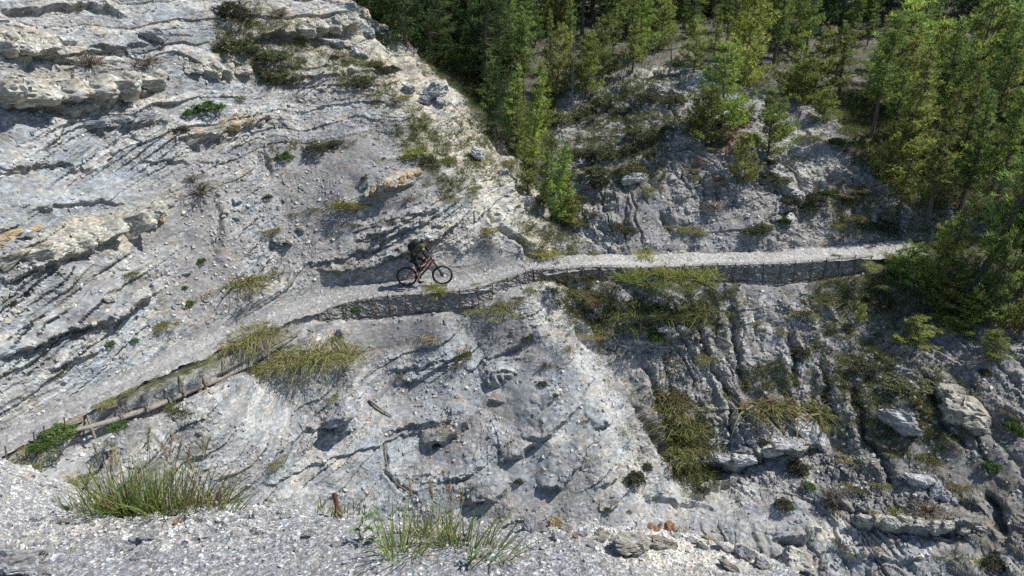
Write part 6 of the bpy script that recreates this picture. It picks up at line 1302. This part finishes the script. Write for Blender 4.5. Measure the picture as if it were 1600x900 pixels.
LROCKS = [
 (20,886,92,40,'white',-8,'big white cracked slab in the bottom left corner'),(60,898,44,22,'white',10,'smaller white slab beside the big corner slab'),(986,848,62,32,'cream',8,'larger of two smooth cream boulders on the lip'),(1028,848,54,24,'tan',20,'longer smooth tan boulder beside the larger cream one'),
 (834,824,30,34,'grey',70,'upright dark-faced stone at the start of the stone line'),(862,814,26,20,'orange',20,'yellow-orange stone next to the dark-faced stone'),(885,826,22,18,'cream',0,'cream stone right of the yellow-orange one'),(908,832,18,12,'white',0,'pale stone in the line left of the cream boulders'),(938,832,16,18,'cream',30,'upright cream stone before the two smooth boulders'),
 (897,836,10,8,'red',0,'small red stone in the line of pale stones'),(936,842,22,10,'cream',0,'flat cream stone before the two smooth boulders'),(1018,824,18,16,'red',30,'brick-red stone above the two smooth boulders'),(1046,824,18,20,'red',50,'second brick-red stone right of the first'),(1066,828,14,22,'cream',60,'upright cream stone right of the red stones'),
 (1054,836,20,12,'white',0,'white stone under the second brick-red one'),(1106,842,20,9,'orange',20,'flat orange stone on the right shoulder'),(1135,856,32,14,'white',35,'long pale stone slanting on the right shoulder'),(1160,864,34,28,'grey',30,'grey boulder at the right end of the shoulder'),(1138,884,36,14,'tan',25,'tan slab at the right end of the lip'),(1188,880,26,16,'white',30,'pale stone farthest right on the shoulder'),
 (700,836,14,10,'red',0,'round reddish stone among the short grass row'),(745,824,22,20,'white',60,'bright white stone standing behind the grass clumps'),(650,830,14,22,'white',70,'upright white shard left of the dense clump'),(738,850,16,18,'white',50,'white shard at the right end of the short grass row'),(758,866,12,16,'white',60,'upright white shard near the dark green seedling'),
 (724,842,18,16,'white',30,'white shard in front of the seed head clump'),(235,838,30,14,'white',-10,'flat white chip largest on the left gravel'),(218,870,20,16,'white',-20,'square bluish white chip below the flat one'),(196,858,20,10,'white',-20,'pointed white chip left of the flat one'),(210,842,14,9,'white',0,'small white chip touching the flat one'),
 (275,800,18,12,'cream',0,'cream stone in front of the reddish grass base'),(276,815,14,12,'orange',0,'orange-tinted stone below the cream one'),(450,806,18,12,'white',-30,'white shard left of the rusty bar'),(480,832,20,14,'white',-20,'white shard on the middle gravel'),(527,850,14,10,'white',-20,'small white shard under the rusty bar'),(100,815,18,8,'cream',0,'cream pebble on the left gravel lip'),(110,862,14,14,'cream',30,'pale three-sided stone on the left gravel'),
 (1080,842,16,12,'white',0,'pale stone above the right shoulder slope'),(1095,852,18,10,'cream',10,'cream stone on the right shoulder slope'),(925,850,16,12,'white',0,'white stone just left of the larger cream boulder'),(868,836,18,14,'white',0,'white stone below the yellow-orange one'),
]
for a, b, w_, h_, tn, an, lab in LROCKS: rock_at(a, b, w_, h_, tn, an, .6, .2, None, 'boulder' if w_ > 28 else 'stone', ledge, label=lab, category='rock', kind='thing')
# ---- loose stones: the 300 largest one by one, the rest as rubble
rs = np.random.RandomState(33)
def small_rock(seed, mat, fl=.45):
    r = np.random.RandomState(seed); n = 9; a = np.sort(r.uniform(0, 6.28, 6)); up_ = [(math.cos(q) * r.uniform(.6, 1) * .5, math.sin(q) * r.uniform(.5, 1) * .42, .5 * fl * r.uniform(.5, 1)) for q in a]; dn_ = [(x_ * 1.12, y_ * 1.12, -.5 * fl) for x_, y_, _ in up_]
    f = [tuple(range(6)), tuple(range(11, 5, -1))] + [(i, i + 6, (i + 1) % 6 + 6, (i + 1) % 6) for i in range(6)]
    me = bpy.data.meshes.new('stone'); me.from_pydata(up_ + dn_, [], f); me.materials.append(mat); return me
SR = [small_rock(60 + i, [M_white, M_greyr, M_greyr, M_white, M_cream, M_greyr][i % 6]) for i in range(12)]
def choose(Vv, wt, n, seed):
    r = np.random.RandomState(seed); wt = wt.astype(np.float64).ravel(); wt = wt / wt.sum(); return r.choice(len(wt), n, p=wt)
chipw = frame_ok * (YY < 40) * (np.abs(D) > WD + .05) * (1 - .8 * forest) * (.25 + np.clip(n2_ + .3 * n1, 0, 1) * 1.2 + 1.0 * union([(400,340,70,130,-5),(330,470,90,60),(480,370,50,40),(1330,700,60,110,-20),(1400,640,90,80),(700,640,40,60),(450,280,60,30),(1100,550,80,90),(1150,350,120,50),(1300,680,30,70)]))
SKN = NF.copy()
ixs = choose(V, chipw, 300, 5)
for i in ixs:
    o = put('stone', SR[rs.randint(12)], hill); s = rs.uniform(.13, .30); M_ = Vector(NF[i]).to_track_quat('Z', 'Y').to_matrix().to_4x4() @ Euler((rs.uniform(-.4, .4), rs.uniform(-.4, .4), rs.uniform(0, 6.28))).to_matrix().to_4x4()
    o.matrix_local = Matrix.Translation(Vector(V[i]) + Vector(NF[i]) * s * .06) @ M_ @ Matrix.Diagonal((s, s * rs.uniform(.6, 1), s * rs.uniform(.5, 1.1), 1))
def chips(name, label, Vv, Nn, ix, smin, smax, seed, pal, mat, pw=2.0, cover=.25):
    r = np.random.RandomState(seed); n = len(ix); a = (np.arange(5)[None] / 5 * 6.283 + r.uniform(0, .9, (n, 5)))
    s = smin + (smax - smin) * r.uniform(0, 1, n) ** pw; rad = r.uniform(.6, 1, (n, 5)) * s[:, None] / 2; el = r.uniform(.45, 1, n)
    u = r.normal(size=(n, 3)); nz = Nn[ix] + r.normal(size=(n, 3)) * .32; nz /= np.linalg.norm(nz, axis=1)[:, None]; u = np.cross(u, nz); u /= np.linalg.norm(u, axis=1)[:, None]; v = np.cross(nz, u)
    th = s * r.uniform(.12, .35, n); c0 = Vv[ix]
    top = c0[:, None] + u[:, None] * (np.cos(a) * rad)[..., None] + v[:, None] * (np.sin(a) * rad * el[:, None])[..., None] + (nz * th[:, None])[:, None]
    bot = top - (nz * th[:, None] * 1.7)[:, None] + (top - top.mean(1, keepdims=True)) * .12
    VV = np.concatenate([top, bot], 1).reshape(-1, 3); o = np.arange(n)[:, None] * 10
    tri = [(0, 1, 2), (0, 2, 3), (0, 3, 4)] + [q for k in range(5) for q in ((k, k + 5, (k + 1) % 5 + 5), (k, (k + 1) % 5 + 5, (k + 1) % 5))]
    F_ = (o[:, None, :] + np.array(tri)[None].reshape(1, -1, 3)).reshape(-1, 3)
    cc = np.repeat(np.array(pal)[r.randint(0, len(pal), n)] * r.uniform(.8, 1.2, (n, 1)), 10, axis=0)
    put(name, mesh_np(name, VV, F_.astype(np.int32), mat, False, np.concatenate([cc, np.full((len(cc), 1), .4)], 1).astype(np.float32)), kind='stuff', label=label, category='gravel')
M_chip = rock_material('stone_chips', 1.0, chips=30, bump=.2, contrast=(.85, 1.12), tint=.4, dist=.01)
PALH = [(.42, .42, .41), (.34, .34, .34), (.29, .29, .29), (.27, .27, .28), (.22, .22, .22), (.46, .43, .37)]
chips('rubble', 'angular shale rubble and plates lying over the slopes', V, NF, choose(V, chipw, 17000, 6), .045, .20, 7, PALH, M_chip, 2.6)
lw_ = ((lqx > -80) & (lqx < 1260) & (lqy < 960) & (lqy > 700)).astype(np.float32)
rk = lw_ * (.12 + 1.0 * rockyl + .5 * np.exp(-((lqy - np.interp(lqx, [0, 120, 400, 800, 1150], [760, 820, 810, 850, 880])) / 26) ** 2))
PALL = [(.52, .54, .54), (.43, .44, .45), (.5, .48, .43), (.40, .41, .43), (.30, .31, .33)]
ixl = choose(LVf, rk, 150, 9)
for i in ixl:
    o = put('stone', SR[rs.randint(12)], bpy.data.objects['gravel_ledge']); s = rs.uniform(.018, .038)
    M_ = Vector(LNF[i]).to_track_quat('Z', 'Y').to_matrix().to_4x4() @ Euler((rs.uniform(-.5, .5), rs.uniform(-.5, .5), rs.uniform(0, 6.28))).to_matrix().to_4x4()
    o.matrix_local = Matrix.Translation(Vector(LVf[i]) + Vector(LNF[i]) * s * .08) @ M_ @ Matrix.Diagonal((s, s * rs.uniform(.6, 1), s * rs.uniform(.4, .9), 1))
chips('loose_gravel', 'pale stone chips scattered over the fine gravel', LVf, LNF, choose(LVf, rk, 6500, 10), .007, .030, 11, PALL, M_chip, 2.6)
chips('grit', 'fine grit of the gravel edge', LVf, LNF, choose(LVf, lw_, 26000, 12), .004, .011, 13, PALL[2:] + [(.24, .25, .27), (.2, .21, .23)], M_chip, 1.5)
# trail stones
ti = choose(V, frame_ok * (np.abs(D) < WD + .15) * (YY < 30), 2600, 14); tv = V.copy(); tv[ti, 2] += .10
chips('trail_gravel', 'small stones strewn on the trail', tv, np.broadcast_to(np.array([0, 0, 1.]), NF.shape), ti[:1300], .025, .08, 15, PALH[1:5], M_chip, 2.5)

# ---- roots and dead sticks lying about
def stick(pts_, r_, label, fn=ground, name='root', mat=None, lift=.06):
    P = [Vector(fn(a, b)[0]) + Vector(fn(a, b)[1]) * lift for a, b in pts_]
    for _ in range(1):
        P = [P[0]] + [P[i - 1] * .25 + P[i] * .5 + P[i + 1] * .25 for i in range(1, len(P) - 1)] + [P[-1]]
    bm = bmesh.new(); n = len(P); tube(bm, P, [r_ * (1 - .6 * i / (n - 1)) for i in range(n)], 6); o = bm_obj(name, bm, mat or M_darkwood, None, True, label=label, category='root' if name == 'root' else 'branch', kind='thing'); return o
stick([(598,690),(600,715),(606,740),(618,760),(640,772),(660,782)], .035, 'dark curved root hanging down the lower cliff')
stick([(575,625),(592,640),(612,652)], .06, 'thick grey root stub above the curved root', mat=M_wood)
stick([(1230,258),(1248,272),(1262,288),(1278,294)], .05, 'dark bent root high on the bare slope')
stick([(1180,282),(1208,294),(1235,306),(1262,318)], .04, 'long straight dark root crossing the bare slope')
stick([(1080,245),(1100,250),(1125,262),(1148,262)], .035, 'dark root beside the reddish soil patch')
stick([(1286,550),(1296,572),(1308,590),(1322,600)], .03, 'thin curved root below the far wall end')
stick([(756,505),(770,520),(780,530)], .02, 'short root on the spur below the bend')
stick([(345,748),(372,740),(395,722)], .035, 'brown dead branch at the foot of the lower left cliff', name='branch')
stick([(1470,440),(1480,470),(1500,455),(1520,452)], .03, 'pale dead branch in the deep shade', name='branch', mat=M_dead)
stick([(1300,270),(1330,285),(1352,300)], .03, 'fallen pale branch on the bright slope', name='branch', mat=M_dead)
